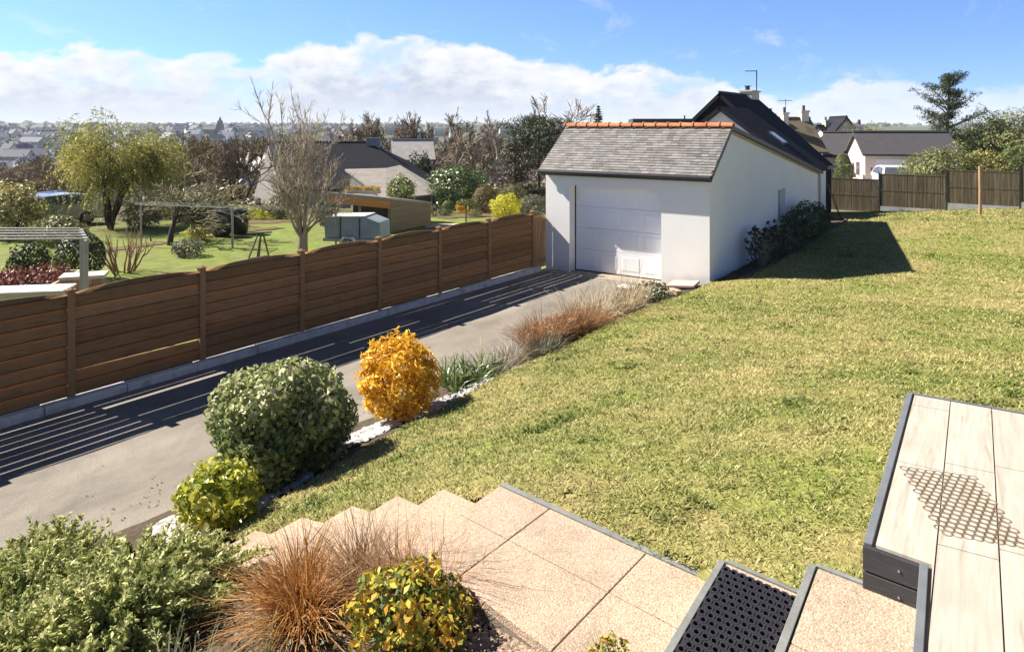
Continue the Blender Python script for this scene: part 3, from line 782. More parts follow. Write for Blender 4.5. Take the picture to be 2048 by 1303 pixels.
# ================================================================== GARAGE
def render_wall(name, c1, c2):
    return surf(name, c1, c2, 1.2, .9, .35, bscale=120, spec=.2)
white = render_wall('white_render', (.78, .77, .75), (.83, .82, .80))
def dirty(m):      # rain splash and faint streaks low on the render
    nt = m.node_tree; k = NT(nt); b = [n for n in nt.nodes if n.type == 'BSDF_PRINCIPLED'][0]; src = b.inputs['Base Color'].links[0].from_socket
    co = k.n('ShaderNodeTexCoord').outputs['Object']; sp_ = k.n('ShaderNodeSeparateXYZ'); k.inp(sp_.inputs[0], co)
    nz = k.noise(co, 5, 7, .7); h_ = k.m('SUBTRACT', 1.0, k.m('DIVIDE', k.m('ADD', sp_.outputs[2], k.m('MULTIPLY', k.m('SUBTRACT', nz, .5), -.55)), .30, clamp=True), clamp=True)
    mp = k.n('ShaderNodeMapping'); mp.inputs['Scale'].default_value = (6, 6, .35); k.inp(mp.inputs[0], co)
    st = k.ramp(k.noise(mp.outputs[0], 1.3, 6, .7), [(.55, 0.0), (.78, .22)])
    c = k.mix(k.m('MULTIPLY', h_, .40), src, (.36, .32, .25)); c = k.mix(st, c, (.58, .57, .54)); k.inp(b.inputs['Base Color'], c)
dirty(white)
slatem = surf('slate', (.115, .112, .116), (.175, .168, .166), 5, .6, .4, c3=(.20, .178, .158), tintamt=.65, spec=.45)
darkslate = surf('dark_slate', (.016, .017, .024), (.026, .027, .036), 7, .85, .3, tintamt=.3, spec=.08)
zinc = surf('dark_gutter', (.022, .022, .026), (.035, .035, .04), 5, .4, .1, metal=.0, spec=.5)
gar = empty('garage', (-9.85, 15.3, 0), 0, 'white rendered garage with slate roof, orange ridge tiles and panelled door at the driveway end', 'garage')
def gx(x): return x + 9.85
def gy(y): return y - 15.3
X0, X1, Y0, Y1 = -9.85, -5.69, 15.3, 25.0
DX0, DX1, DZ = -9.17, -6.80, 2.09
EZ, RZ, RY, BZ = 2.44, 3.50, 16.48, 2.02          # front eave, ridge height, ridge y, back eave
t = .22
mb = MB()
mb.b6(gx(X0), gx(DX0), 0, t + .03, -.4, EZ - .02); mb.b6(gx(DX1), gx(X1), 0, t + .03, -.4, EZ - .02); mb.b6(gx(DX0), gx(DX1), 0, t + .03, DZ, EZ - .02)
def topz(y):
    return EZ - .03 + (RZ - .05 - EZ + .03) * (y - Y0) / (RY - Y0) if y < RY else RZ - .05 + (BZ - RZ + .05) * (y - RY) / (Y1 - RY)
def gable(xa, xb, holes=()):
    pr = [(.25, -.4), (gy(Y1), -.4), (gy(Y1), BZ), (gy(RY), RZ - .05), (.25, topz(Y0 + .25))]
    if not holes:
        vs = [(xa, y, z) for y, z in pr] + [(xb, y, z) for y, z in pr]; n = len(pr)
        mb.add(vs, [tuple(range(n)), tuple(range(2 * n - 1, n - 1, -1))] + [(i, n + i, n + (i + 1) % n, (i + 1) % n) for i in range(n)])
WY0, WY1, WZ0, WZ1 = 20.42, 21.15, .82, 1.80
def pan(ya, yb, z0, z1=None):
    # wall panel of the x=X1 wall between ya and yb from z0 up to z1 or the roof line
    a = [(gx(X1) - t, gy(ya), z0), (gx(X1) - t, gy(yb), z0), (gx(X1) - t, gy(yb), z1 if z1 else topz(yb)), (gx(X1) - t, gy(ya), z1 if z1 else topz(ya))]
    b_ = [(gx(X1), y, z) for _, y, z in a]
    mb.hull8(a, b_)
gable(0, t)
pan(Y0 + .25, RY, -.4); pan(RY, WY0, -.4); pan(WY0, WY1, -.4, WZ0); pan(WY0, WY1, WZ1, None); pan(WY1, Y1, -.4)
mb.b6(t, gx(X1) - t, gy(Y1) - t, gy(Y1), -.4, BZ - .05)
wall = mb.build('wall', white, gar)
# sectional door
dm = surf('door_white', (.80, .81, .83), (.84, .85, .87), 2, .42, .08, bscale=60, spec=.5)
mb = MB(); yd = .27; w = DX1 - DX0; hsec = (DZ - .03) / 4
for r_ in range(4):
    z0 = .03 + r_ * hsec
    mb.b6(gx(DX0) + .022, gx(DX1) - .012, yd, yd + .04, z0 + .003, z0 + hsec - .003)
    for c_ in range(4):
        pw = (w - .06) / 4; xa = gx(DX0) + .045 + c_ * pw + .06; xb = xa + pw - .12; za = z0 + .09; zb = z0 + hsec - .09
        # recessed groove, raised field
        o_ = [(xa, yd - .002, za), (xb, yd - .002, za), (xb, yd - .002, zb), (xa, yd - .002, zb)]
        i_ = [(xa + .022, yd - .006, za + .022), (xb - .022, yd - .006, za + .022), (xb - .022, yd - .006, zb - .022), (xa + .022, yd - .006, zb - .022)]
        mb.add(o_ + i_, [(4, 5, 6, 7)] + [(i, (i + 1) % 4, 4 + (i + 1) % 4, 4 + i) for i in range(4)])
dr = mb.build('garage_door', dm, gar, bevel=.003)
mb = MB(); mb.b6(gx(DX0) + .0, gx(DX0) + .018, yd - .01, yd + .05, 0, DZ - .002); mb.b6(gx(DX0), gx(DX1), yd + .0, yd + .05, 0, .028)
mb.build('rubber_seal', surf('seal_black', (.01, .01, .01), (.015, .015, .015), 4, .7), dr)
mb = MB(); mb.b6(gx(DX0) + .0, gx(DX1), yd + .10, yd + .2, 0, DZ); mb.build('door_back', surf('dark_void', (.01, .01, .01), (.02, .02, .02), 3), dr)
# side window
wr = empty('window', (gx(X1) - .14, gy((WY0 + WY1) / 2), (WZ0 + WZ1) / 2)); wr.parent = gar
fr = surf('window_frame_dark', (.06, .065, .07), (.08, .08, .09), 5, .5)
glass = surf('window_glass', (.30, .36, .42), (.38, .44, .52), 1.5, .08, spec=.9)
hw, hz = (WY1 - WY0) / 2, (WZ1 - WZ0) / 2
mb = MB()
for s_ in (-1, 1): mb.b6(-.03, .03, s_ * (hw - .03) - .03, s_ * (hw - .03) + .03, -hz, hz); mb.b6(-.03, .03, -hw + .06, hw - .06, s_ * (hz - .03) - .03, s_ * (hz - .03) + .03)
mb.build('frame', surf('window_frame_white', (.7, .71, .72), (.75, .76, .77), 4, .4), wr)
mb = MB(); mb.b6(-.012, .0, -hw + .05, hw - .05, -hz + .05, hz - .05); mb.build('pane', glass, wr)
# roof
RX0, RX1 = X0 - .12, X1 + .09
roof = empty('roof', (0, 0, 0)); roof.parent = gar
EYf = Y0 - .14
mb = MB()
def rp(x, y, z): return (gx(x), gy(y), z)
mb.slab([rp(RX0, EYf, EZ), rp(RX1, EYf, EZ), rp(RX1, RY, RZ), rp(RX0, RY, RZ)], .05)
mb.slab([rp(RX0, RY, RZ), rp(RX1, RY, RZ), rp(RX1, Y1 + .15, BZ + .02), rp(RX0, Y1 + .15, BZ + .02)], .05)
mb.build('roof_deck', surf('roof_board', (.035, .03, .028), (.05, .045, .04), 4), roof)
# slates course by course
rs = random.Random(11); mb = MB()
def slates(ya, za, yb, zb, n, wid=.17):
    a = Vector((0, ya, za)); b_ = Vector((0, yb, zb)); d = (b_ - a) / n; nrm = Vector((0, -d.z, d.y)).normalized(); nrm = nrm if nrm.z > 0 else -nrm
    for i in range(n):
        x = RX0 - (wid / 2 if i % 2 else 0)
        while x < RX1:
            w_ = wid * rs.uniform(.86, 1.12); xa = max(x, RX0); xb = min(x + w_ - .004, RX1)
            if xb - xa > .03:
                p = a + d * i; ex = rs.uniform(-.007, .007); lf_ = rs.uniform(0, .004)
                lo0 = p - d * (.06 + ex * 3) + nrm * (.016 + lf_); lo1 = p - d * (.06 - ex * 3) + nrm * (.016 + rs.uniform(0, .004)); up_ = p + d * 1.02 + nrm * .004
                mb.tint = rs.random() ** .8
                top = [(gx(xa), gy(lo0.y), lo0.z), (gx(xb), gy(lo1.y), lo1.z), (gx(xb), gy(up_.y), up_.z), (gx(xa), gy(up_.y), up_.z)]
                bot = [(v[0], v[1] - nrm.y * .008, v[2] - nrm.z * .008) for v in top]
                mb.hull8(bot, top)
            x += w_
slates(EYf + .01, EZ + .006, RY, RZ, 19)
slates(Y1 + .14, BZ + .028, RY, RZ, 60, .4)
mb.build('roof_slates', slatem, roof)
mb = MB(); mb.tube([rp(RX0, EYf - .045, EZ - .03), rp(RX1, EYf - .045, EZ - .03)], .048, 10)
mb.b6(gx(RX0), gx(RX1), gy(EYf) + .012, gy(EYf) + .035, EZ - .12, EZ - .01)
mb.build('gutter', zinc, roof, smooth=False)
mb = MB()
for pA, pB in (((EYf, EZ), (RY, RZ)), ((RY, RZ), (Y1 + .15, BZ + .02))):
    a = [rp(RX1 - .002, pA[0], pA[1] + .02), rp(RX1 + .02, pA[0], pA[1] + .02), rp(RX1 + .02, pA[0], pA[1] - .075), rp(RX1 - .002, pA[0], pA[1] - .075)]
    b_ = [rp(RX1 - .002, pB[0], pB[1] + .02), rp(RX1 + .02, pB[0], pB[1] + .02), rp(RX1 + .02, pB[0], pB[1] - .075), rp(RX1 - .002, pB[0], pB[1] - .075)]
    mb.hull8(a, b_)
mb.build('verge_board', zinc, roof)
mb = MB()
for pA, pB in (((Y0 + .02, EZ - .10), (RY, RZ - .14)), ((RY, RZ - .14), (Y1 - .02, BZ - .07))):
    a = [rp(X1 + .001, pA[0], pA[1] + .07), rp(X1 + .03, pA[0], pA[1] + .07), rp(X1 + .03, pA[0], pA[1]), rp(X1 + .001, pA[0], pA[1])]
    b_ = [rp(X1 + .001, pB[0], pB[1] + .07), rp(X1 + .03, pB[0], pB[1] + .07), rp(X1 + .03, pB[0], pB[1]), rp(X1 + .001, pB[0], pB[1])]
    mb.hull8(a, b_)
mb.build('verge_trim', surf('tan_mortar', (.38, .31, .22), (.5, .42, .3), 8, .9), roof)
terra = surf('terracotta', (.42, .13, .045), (.52, .19, .075), 3, .7, .3, c3=(.34, .10, .04), tintamt=.35)
NR = 14; Lr = (RX1 - RX0 + .04) / NR; rs = random.Random(3)
for i in range(NR):
    mb = MB(); mb.tint = rs.random(); xa = gx(RX0) - .02 + i * Lr; n = 10; rings = []
    for (xx, rr_) in ((0, .118), (.03, .118), (.035, .100), (Lr * .55, .094), (Lr + .01, .088)):
        rings.append([(xa + xx, gy(RY) + rr_ * math.cos(math.pi * j / n), RZ + .0 + rr_ * .95 * math.sin(math.pi * j / n)) for j in range(n + 1)])
    for ring in list(rings)[::-1]: rings.append([(p[0], gy(RY) + (p[1] - gy(RY)) * .86, RZ + (p[2] - RZ) * .86) for p in ring])
    vs = [p for r_ in rings for p in r_]; kk = n + 1; m_ = len(rings)
    mb.add(vs, [(r_ * kk + j, ((r_ + 1) % m_) * kk + j, ((r_ + 1) % m_) * kk + j + 1, r_ * kk + j + 1) for r_ in range(m_) for j in range(n)])
    mb.build('ridge_tile', terra, roof, smooth=False)
# downpipe at the back corner
mb = MB(); mb.tube([rp(X1 + .05, Y1 - .06, BZ + .05), rp(X1 + .05, Y1 - .06, -.1)], .035, 8); mb.build('downpipe', surf('pale_pipe', (.45, .4, .33), (.5, .45, .4), 4, .6), gar)

# leaning pole at the corner
a = Vector((-5.45, 25.0, 1.75)); bpt = hit(1682, 437, L, 10, 60)
mb = MB(); mb.tube([a - Vector((bpt.x, bpt.y, bpt.z)), (0, 0, 0)], [.02, .024], 7); o = mb.build('leaning_pole', surf('pole_dark', (.05, .045, .04), (.08, .07, .06), 8, .7)); o.location = bpt
tag(o, 'dark thin pole leaning against the back corner of the white garage', 'pole')

# ================================================================== WOODEN FENCE
brown = surf('fence_plank', (.21, .118, .052), (.29, .165, .075), 9, .85, .5, c3=(.15, .080, .036), stretch=(1, .3, 4), tintamt=.5, spec=.12, dist=.1)
brownp = surf('fence_post', (.24, .135, .06), (.30, .17, .078), 5, .7, .3, stretch=(3, 3, .3), spec=.3)
FX = -9.93
fpx = [(140, 578), (403, 534), (602, 502), (757, 478), (878, 457), (977, 440), (1065, 424)]
posts = []
for px, py in fpx:
    zc = PX(px, FX); posts.append((W(px, zc)[1], H(py, zc)))
sp = (posts[-1][0] - posts[0][0]) / 6
allp = [(posts[0][0] - 2 * sp, posts[0][1]), (posts[0][0] - sp, posts[0][1])] + posts
print('posts', [(round(a, 2), round(b, 2)) for a, b in allp])
dline = surf('board_shade_line', (.035, .02, .012), (.06, .035, .02), 8, .95, spec=.05)  # painted shade line where fence boards overlap
fence = empty('wooden_fence', (FX, allp[0][0], 0), 0, 'brown horizontal board fence with arched panels along the driveway kerb', 'fence')
FY = allp[0][0]; PT = sum(z for _, z in allp) / len(allp)
rs = random.Random(8)
for i, (y, z) in enumerate(allp):
    mb = MB(); mb.b6(-.045, .045, y - FY - .045, y - FY + .045, -.2, PT); po = mb.build('post', brownp, fence, bevel=.006)
    mb = MB(); mb.b6(-.055, .055, y - FY - .055, y - FY + .055, PT + .001, PT + .014); mb.lathe((0, y - FY, PT + .014), [(.06, 0), (.03, .018), (.004, .026)], 4); mb.build('post_cap', brownp, po)
for i in range(len(allp) - 1):
    ya, yb = allp[i][0] - FY + .047, allp[i + 1][0] - FY - .047
    mb = MB(); z0 = .115; hs = .158; nb = 9; ztop = PT - .045; Lp = yb - ya
    zz = z0; bi = 0
    while zz < ztop + .10:
        # louvred board: top leans away from the driveway; gap to the next varies a little (one warped board lets light through)
        wl = .027 + rs.uniform(-.003, .004); ov = rs.choice([.022, .029, .033, .040, .046]) if i > 1 else rs.choice([.015, .018, .022, .026])
        gap_open = (i == 2 and bi == 1)
        zb, zt = zz, zz + hs + (ov if not gap_open else -.018)
        nseg = 8; mb.tint = rs.random(); sag = rs.uniform(-.003, .003)
        for s_ in range(nseg):
            u0, u1 = s_ / nseg, (s_ + 1) / nseg
            def top(u): return ztop + .058 * math.sin(math.pi * u) ** .8
            def zc_(u, base):
                tw = .018 * u if (gap_open and base == zt) else 0
                return min(base + sag * math.sin(math.pi * u) - tw, top(u))
            if zb >= top(u0) - .004 or zb >= top(u1) - .004: continue
            fA = [(wl + .007, ya + Lp * u0, zc_(u0, zb)), (wl + .007, ya + Lp * u1, zc_(u1, zb)), (-wl + .007, ya + Lp * u1, zc_(u1, zt)), (-wl + .007, ya + Lp * u0, zc_(u0, zt))]
            fB = [(p[0] - .015, p[1], p[2]) for p in fA]
            mb.mat = 0; mb.hull8(fB, fA)
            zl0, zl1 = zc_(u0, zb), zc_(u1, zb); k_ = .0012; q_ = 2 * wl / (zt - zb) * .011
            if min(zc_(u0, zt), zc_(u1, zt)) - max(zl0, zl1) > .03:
                mb.mat = 1; mb.add([(wl + .007 + k_, ya + Lp * u0, zl0 + .000), (wl + .007 + k_, ya + Lp * u1, zl1 + .000), (wl + .007 + k_ - q_, ya + Lp * u1, zl1 + .011), (wl + .007 + k_ - q_, ya + Lp * u0, zl0 + .011)], [(0, 1, 2, 3)])  # dark strip on the board's lower edge, shadow put in as colour
        zz += hs; bi += 1
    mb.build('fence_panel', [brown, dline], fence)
# narrow gate between last post and garage
gt = empty('fence_gate', (FX, posts[-1][0] + .05, 0), 0, 'narrow brown wooden gate closing the gap between fence and garage', 'gate')
mb = MB(); gl = Y0 - posts[-1][0] + .12
n = 5
for i in range(n):
    mb.tint = rs.random(); mb.b6(-.012, .012, i * gl / n + .004, (i + 1) * gl / n - .004, .05, PT - .12)
mb.build('boards', brownp, gt)
for za in (PT - .28, .2):
    mb = MB(); mb.b6(.014, .034, .0, gl, za, za + .08); mb.build('rail', brownp, gt)

# ================================================================== DARK SCREEN FENCE AT THE BACK
reed = surf('brown_screen', (.085, .068, .045), (.125, .10, .068), 3, .9, .5, c3=(.18, .15, .10), stretch=(5, 5, .35), tintamt=.5, spec=.15)
pl = surf('plinth_grey', (.30, .31, .33), (.40, .41, .43), 3, .8, .3)
metal = surf('post_metal', (.025, .027, .028), (.035, .035, .036), 5, .5)
rf = empty('screen_fence', (-8, 34.8, 0), 0, 'dark brown screen panels on stepped grey concrete plinths at the far lawn edge', 'fence')
segs = [(-10.45, 1.18, -.2), (-7.97, 1.23, -.19), (-5.47, 1.48, .08), (-2.98, 1.73, .36), (-.51, 1.93, .55), (1.99, 2.15, .77), (4.49, 2.35, .97), (6.99, 2.5, 1.1)]
rs = random.Random(2)
for i in range(len(segs) - 1):
    x0, zt, zb = segs[i]; x1 = segs[i + 1][0]
    mb = MB(); xx = x0 + .03
    while xx < x1 - .04:
        w_ = rs.uniform(.02, .05); mb.tint = rs.random(); d_ = rs.uniform(0, .006)
        for (za, zb_) in ((zb + .03, (zt + zb) / 2 - .015), ((zt + zb) / 2 + .015, zt - .03)):
            mb.b6(xx + 8, min(xx + w_, x1 - .03) + 8, -.012 - d_, .006, za, zb_)
        xx += w_ + .0008
    sc = mb.build('screen_panel', reed, rf)
    for za, zb_ in ((zt - .03, zt + .01), ((zt + zb) / 2 - .015, (zt + zb) / 2 + .015)):
        mb = MB(); mb.b6(x0 + 8 + .03, x1 + 8 - .03, -.025, .012, za, zb_); mb.build('rail', reed, sc)
    mb = MB(); mb.b6(x0 + 8 + .03, x1 + 8 - .03, -.03, .02, zb - .6, zb + .02); mb.build('plinth', pl, rf)
for i, (x0, zt, zb) in enumerate(segs):
    zz = max(zt, segs[i - 1][1]) + .04 if i else zt
    mb = MB(); mb.b6(x0 + 8 - .03, x0 + 8 + .03, -.035, .03, -.6, zz); mb.build('post', metal, rf)
# wooden stake in the lawn
b0 = hit(1960, 431, L, 10, 80); zc = (b0.xy.dot(FW)); top = H(332, zc)
mb = MB(); hh = top - b0.z; mb.tube([(0, 0, -.1), (.01, 0, hh * .5), (0, 0, hh)], [.052, .05, .055], 8)
stake = mb.build('wooden_stake', surf('weathered_stake', (.30, .17, .09), (.42, .28, .18), 6, .85, .4, stretch=(3, 3, .4))); stake.location = b0
tag(stake, 'weathered round wooden stake standing alone on the lawn before the dark fence', 'stake')
# ================================================================== HOUSES
cream = surf('cream_render', (.62, .56, .46), (.70, .64, .54), 2, .9, .2)
pinkish = surf('pinkish_render', (.74, .63, .56), (.80, .70, .63), 2, .9, .2)
plainw = surf('plain_white', (.70, .70, .68), (.78, .78, .76), 2, .9, .2)
brownroof = surf('lichen_roof', (.10, .085, .055), (.16, .135, .085), 1.2, .9, .4, c3=(.08, .07, .05))
lightroof = surf('pale_roof', (.34, .32, .30), (.44, .42, .39), 2, .8, .3)
greyroof = surf('grey_roof', (.055, .053, .06), (.085, .082, .09), 3, .9, .4, c3=(.065, .063, .07), stretch=(1, 1, 4), spec=.12)
winm = surf('dark_pane', (.05, .06, .07), (.08, .09, .11), 3, .15, spec=.8)
def house(name, label, origin, theta, L_, D_, ez, rz_, wallm, roofm, over=.3, windows=(), chimneys=(), group=None, cat='house', parts=True, base=-3):
    """origin = world point of the front-left corner at z=0; long side runs to camera-right turned by theta; ez, rz_ = absolute heights"""
    ang = YAW + theta
    h = empty(name, (origin[0], origin[1], 0), ang, label, cat, group)
    mb = MB(); mb.b6(0, L_, 0, D_, base, ez)
    for x0 in (0, L_ - .02):
        mb.add([(x0, 0, ez), (x0, D_, ez), (x0, D_ / 2, rz_ - .06), (x0 + .02, 0, ez), (x0 + .02, D_, ez), (x0 + .02, D_ / 2, rz_ - .06)], [(0, 1, 2), (5, 4, 3), (0, 2, 5, 3), (2, 1, 4, 5)])
    mb.build('wall', wallm, h)
    mb = MB(); sl = (rz_ - ez) / (D_ / 2); e0 = ez - over * sl
    mb.slab([(-over, -over, e0), (L_ + over, -over, e0), (L_ + over, D_ / 2, rz_), (-over, D_ / 2, rz_)], .12)
    mb.slab([(-over, D_ / 2, rz_), (L_ + over, D_ / 2, rz_), (L_ + over, D_ + over, e0), (-over, D_ + over, e0)], .12)
    rf_ = mb.build('roof', roofm, h)
    mb = MB(); mb.tube([(-over, D_ / 2, rz_ + .02), (L_ + over, D_ / 2, rz_ + .02)], .09, 6); mb.build('ridge', roofm, rf_)
    mb = MB(); mb.tube([(-over, -over - .06, e0 - .05), (L_ + over, -over - .06, e0 - .05)], .07, 6); mb.build('gutter', zinc, rf_)
    for (x, z0, z1, w_) in windows:
        mb = MB(); mb.b6(x, x + w_, -.012, .05, z0, z1); wn = mb.build('window', plainw, h)
        mb = MB(); mb.b6(x + .07, x + w_ - .07, -.02, .0, z0 + .07, z1 - .07); mb.build('pane', winm, wn)
    for (x, yy, z0, z1, w_) in chimneys:
        mb = MB(); mb.b6(x, x + w_, yy - .25, yy + .25, z0, z1); mb.b6(x - .05, x + w_ + .05, yy - .3, yy + .3, z1 + .002, z1 + .12); ch = mb.build('chimney', cream, rf_)
        mb = MB(); mb.lathe((x + w_ / 2, yy, z1 + .12), [(.1, 0), (.09, .3), (.11, .34)], 8); mb.build('chimney_pot', greyroof, ch)
    return h

# -- dark-roofed house right behind the garage (ridge runs away from the eye)
dh = empty('slate_house', (-10.3, 26, 0), 0, 'house with a long dark slate roof, rooflight and ridge chimney rising behind the white garage', 'house')
def s(x, y, z): return (x + 10.3, y - 26, z)
mb = MB()
Ym, Ye, Xr, zr, Xe_, ze = 29.0, 33.4, -10.3, 4.86, -7.0, 1.86
mb.add([s(-13.6, Ym, -.5), s(Xe_ - .1, Ym, -.5), s(Xe_ - .1, Ym, ze), s(Xr, Ym, zr - .1), s(-13.6, Ym, ze), s(-13.6, Ye, -.5), s(Xe_ - .1, Ye, -.5), s(Xe_ - .1, Ye, ze), s(Xr, Ye, zr - .1), s(-13.6, Ye, ze)],
       [(0, 1, 2, 3, 4), (9, 8, 7, 6, 5), (1, 6, 7, 2), (0, 4, 9, 5)])
mb.build('slate_hung_wall', darkslate, dh)
mb = MB()
mb.slab([s(Xe_, Ym - .25, ze), s(Xe_, Ye, ze), s(Xr, Ye, zr), s(Xr, Ym - .25, zr)], .14)
mb.slab([s(Xr, Ym - .25, zr), s(Xr, Ye, zr), s(-13.7, Ye, ze - .1), s(-13.7, Ym - .25, ze - .1)], .14)
mr = mb.build('roof', darkslate, dh)
mb = MB(); mb.tube([s(Xr, Ym - .25, zr + .02), s(Xr, Ye, zr + .02)], .05, 6); mb.build('ridge_capping', zinc, mr)
c = s(Xr, 32.6, 0); mb = MB(); mb.box((c[0], c[1], 4.85), (.5, 1.1, .34)); mb.box((c[0], c[1], 5.05), (.62, 1.2, .06)); ch = mb.build('chimney', cream, mr)
mb = MB(); mb.lathe((c[0], c[1] - .3, 5.08), [(.1, 0), (.1, .16), (.16, .18), (.16, .2)], 8); mb.build('chimney_cowl', zinc, ch)
mb = MB(); mb.tube([(c[0] + .15, c[1] + .5, 4.9), (c[0] + .15, c[1] + .5, 6.0)], .025, 6); mb.tube([(c[0] - .3, c[1] + .3, 5.97), (c[0] + .15, c[1] + .5, 5.97)], .02, 5)
for u in (.1, .45, .8): mb.tube([(c[0] - .3 + .45 * u - .04, c[1] + .3 + .2 * u + .12, 5.97), (c[0] - .3 + .45 * u + .04, c[1] + .3 + .2 * u - .12, 5.97)], .012, 4)
mb.build('antenna', metal, ch)
# front wing, same pitch, white gable
Ya, Xa, za_, Xb, zb_ = 26.0, -9.23, 4.22, -6.25, 1.98
mb = MB()
mb.add([s(-12.2, Ya, -.5), s(Xb - .1, Ya, -.5), s(Xb - .1, Ya, zb_), s(Xa, Ya, za_ - .12), s(-12.2, Ya, zb_), s(-12.2, Ym, -.5), s(Xb - .1, Ym, -.5), s(Xb - .1, Ym, zb_), s(Xa, Ym, za_ - .12), s(-12.2, Ym, zb_)],
       [(0, 1, 2, 3, 4), (1, 6, 7, 2), (0, 4, 9, 5)])
mb.build('wall', white, dh)
mb = MB()
mb.slab([s(Xb, Ya - .2, zb_), s(Xb, Ym + .0, zb_), s(Xa, Ym + .0, za_), s(Xa, Ya - .2, za_)], .13)
mb.slab([s(Xa, Ya - .2, za_), s(Xa, Ym, za_), s(-12.3, Ym, zb_ - .08), s(-12.3, Ya - .2, zb_ - .08)], .13)
wrf = mb.build('wing_roof', darkslate, dh)
d = Vector((Xb - Xa, 0, zb_ - za_)); n_ = Vector((-(zb_ - za_), 0, Xb - Xa)).normalized()
def onroof(u, y, h): p = Vector((Xa, y, za_)) + d * u + n_ * h; return s(p.x, p.y, p.z)
mb = MB(); mb.hull8([onroof(.42, 27.2, .0), onroof(.42, 27.75, .0), onroof(.62, 27.75, .0), onroof(.62, 27.2, .0)], [onroof(.42, 27.2, .07), onroof(.42, 27.75, .07), onroof(.62, 27.75, .07), onroof(.62, 27.2, .07)])
rl = mb.build('rooflight', zinc, wrf)
mb = MB(); mb.hull8([onroof(.44, 27.25, .05), onroof(.44, 27.7, .05), onroof(.60, 27.7, .05), onroof(.60, 27.25, .05)], [onroof(.44, 27.25, .078), onroof(.44, 27.7, .078), onroof(.60, 27.7, .078), onroof(.60, 27.25, .078)])
mb.build('pane', surf('bright_pane', (.55, .62, .75), (.6, .68, .8), 2, .05, spec=1), rl)
mb = MB(); mb.tube([s(Xe_ + .05, Ym - .2, ze - .06), s(Xe_ + .05, Ye, ze - .06)], .07, 7); mb.build('gutter', zinc, dh)

# long flat roof behind the garage ridge
o0 = W(1272, 46); mb = MB(); h = empty('flat_roof_building', (o0[0], o0[1], 0), YAW + R(-6), 'low building with dark flat roof edge just showing over the orange ridge tiles', 'building')
mb.b6(0, 3.85, 0, 5, -1, 3.6); mb.build('wall', plainw, h)
mb = MB(); mb.b6(-.2, 4.05, -.2, 5.2, 3.602, 3.98); mb.build('roof', surf('teal_grey_fascia', (.045, .065, .075), (.06, .08, .09), 3, .6), h)
mb = MB(); mb.tube([(3.1, 1, 3.95), (3.1, 1, 4.2)], .05, 6); mb.build('vent_pipe', zinc, h)

# brown-roofed house, its neighbour, garages to the right
house('brown_roof_house', 'house with lichen-brown roof, pale chimneys and a television aerial, right of the dark slate roof', W(1548, 47), R(4), 3.2, 4.4, 2.1, 4.05, cream, brownroof, .25,
      windows=[(1.5, .5, 1.5, .7)], chimneys=[(.5, 2.2, 3.7, 4.25, .45), (2.75, 2.2, 3.7, 4.45, .5), (1.1, 1.3, 3.1, 4.3, .35)])
hh_ = [o for o in bpy.data.objects if o.name == 'brown_roof_house'][0]
mb = MB(); mb.tube([(1.35, 1.3, 4.3), (1.35, 1.3, 5.3)], .02, 5); mb.tube([(.85, 1.3, 5.2), (1.8, 1.3, 5.2)], .018, 5)
for u in range(5): mb.tube([(.9 + .2 * u, 1.1, 5.2), (.9 + .2 * u, 1.5, 5.2)], .01, 4)
mb.build('antenna', metal, hh_)
house('small_slate_house', 'small cream house with slate roof squeezed between the brown-roofed house and the tall hedge', W(1650, 50), R(-25), 3.0, 3.2, 1.7, 3.1, cream, greyroof, .2, windows=[(.5, .4, 1.2, .6)], chimneys=[(1.9, 1.6, 2.8, 3.5, .4)])
house('far_slate_house', 'far slate-roofed house whose chimney peeks above the small cream house', W(1668, 72), R(20), 4.0, 4, 2.2, 3.6, plainw, darkslate, .3, chimneys=[(.6, 2, 3.3, 4.0, .5)])
house('gable_house', 'beige house with its sharp gable pointing up behind the garage with grey roof', W(1733, 70), R(80), 6.0, 3.6, 2.2, 4.45, cream, darkslate, .25)
# pale garage with car
gh = house('pale_garage_house', 'pinkish rendered garage building with dark grey roof and white door behind the screen fence', W(1730, 44.5), R(-9), 5.2, 3.6, 1.95, 3.15, pinkish, greyroof, .18, cat='garage', windows=[(.35, .4, 1.1, .05)])
mb = MB(); mb.b6(.62, 2.35, -.03, .02, .05, 1.55); gd = mb.build('garage_door', dm, gh)
mb = MB()
for u in range(1, 5): mb.b6(.64, 2.33, -.036, -.0305, .05 + u * .3 - .01, .05 + u * .3 + .01)
mb.build('door_rib', plainw, gd)
mb = MB(); mb.b6(-.03, .02, 1.0, 1.7, .5, 1.3); mb.build('window', winm, gh)
# -- left side: big dark roof house with hip, white gable, low lean-to
HZ = 44.0
lh = empty('hipped_house', (*W(560, HZ), 0), YAW, 'large house with steep dark slate roof and white gable standing behind the bare many-stemmed tree', 'house')
o0 = (560 - CX) / FPX * HZ
def q(px, py, dz=0): zc = HZ + dz; return ((px - CX) / FPX * zc - o0, dz, EYE - zc * (py - HY) / FPX)
mb = MB()
ridgeL, ridgeR = q(535, 284, 3.5), q(738, 284, 3.5)
eL0, eR0 = q(560, 380, 0), q(868, 375, 0)
eLb = (eL0[0] - 1.2, 7.5, eL0[2]); eRb = (eR0[0], 7.5, eR0[2])
mb.slab([eL0, eR0, ridgeR, ridgeL], .15); mb.slab([ridgeL, ridgeR, eRb, eLb], .15); mb.slab([eR0, eRb, ridgeR], .15)
lroof = mb.build('roof', darkslate, lh)
mb = MB(); mb.tube([ridgeL, ridgeR], .08, 6); mb.build('ridge_capping', zinc, lroof)
gl_, gr_ = q(508, 392, 1.5), q(558, 392, 0)
mb = MB(); apex = q(533, 292, .9)
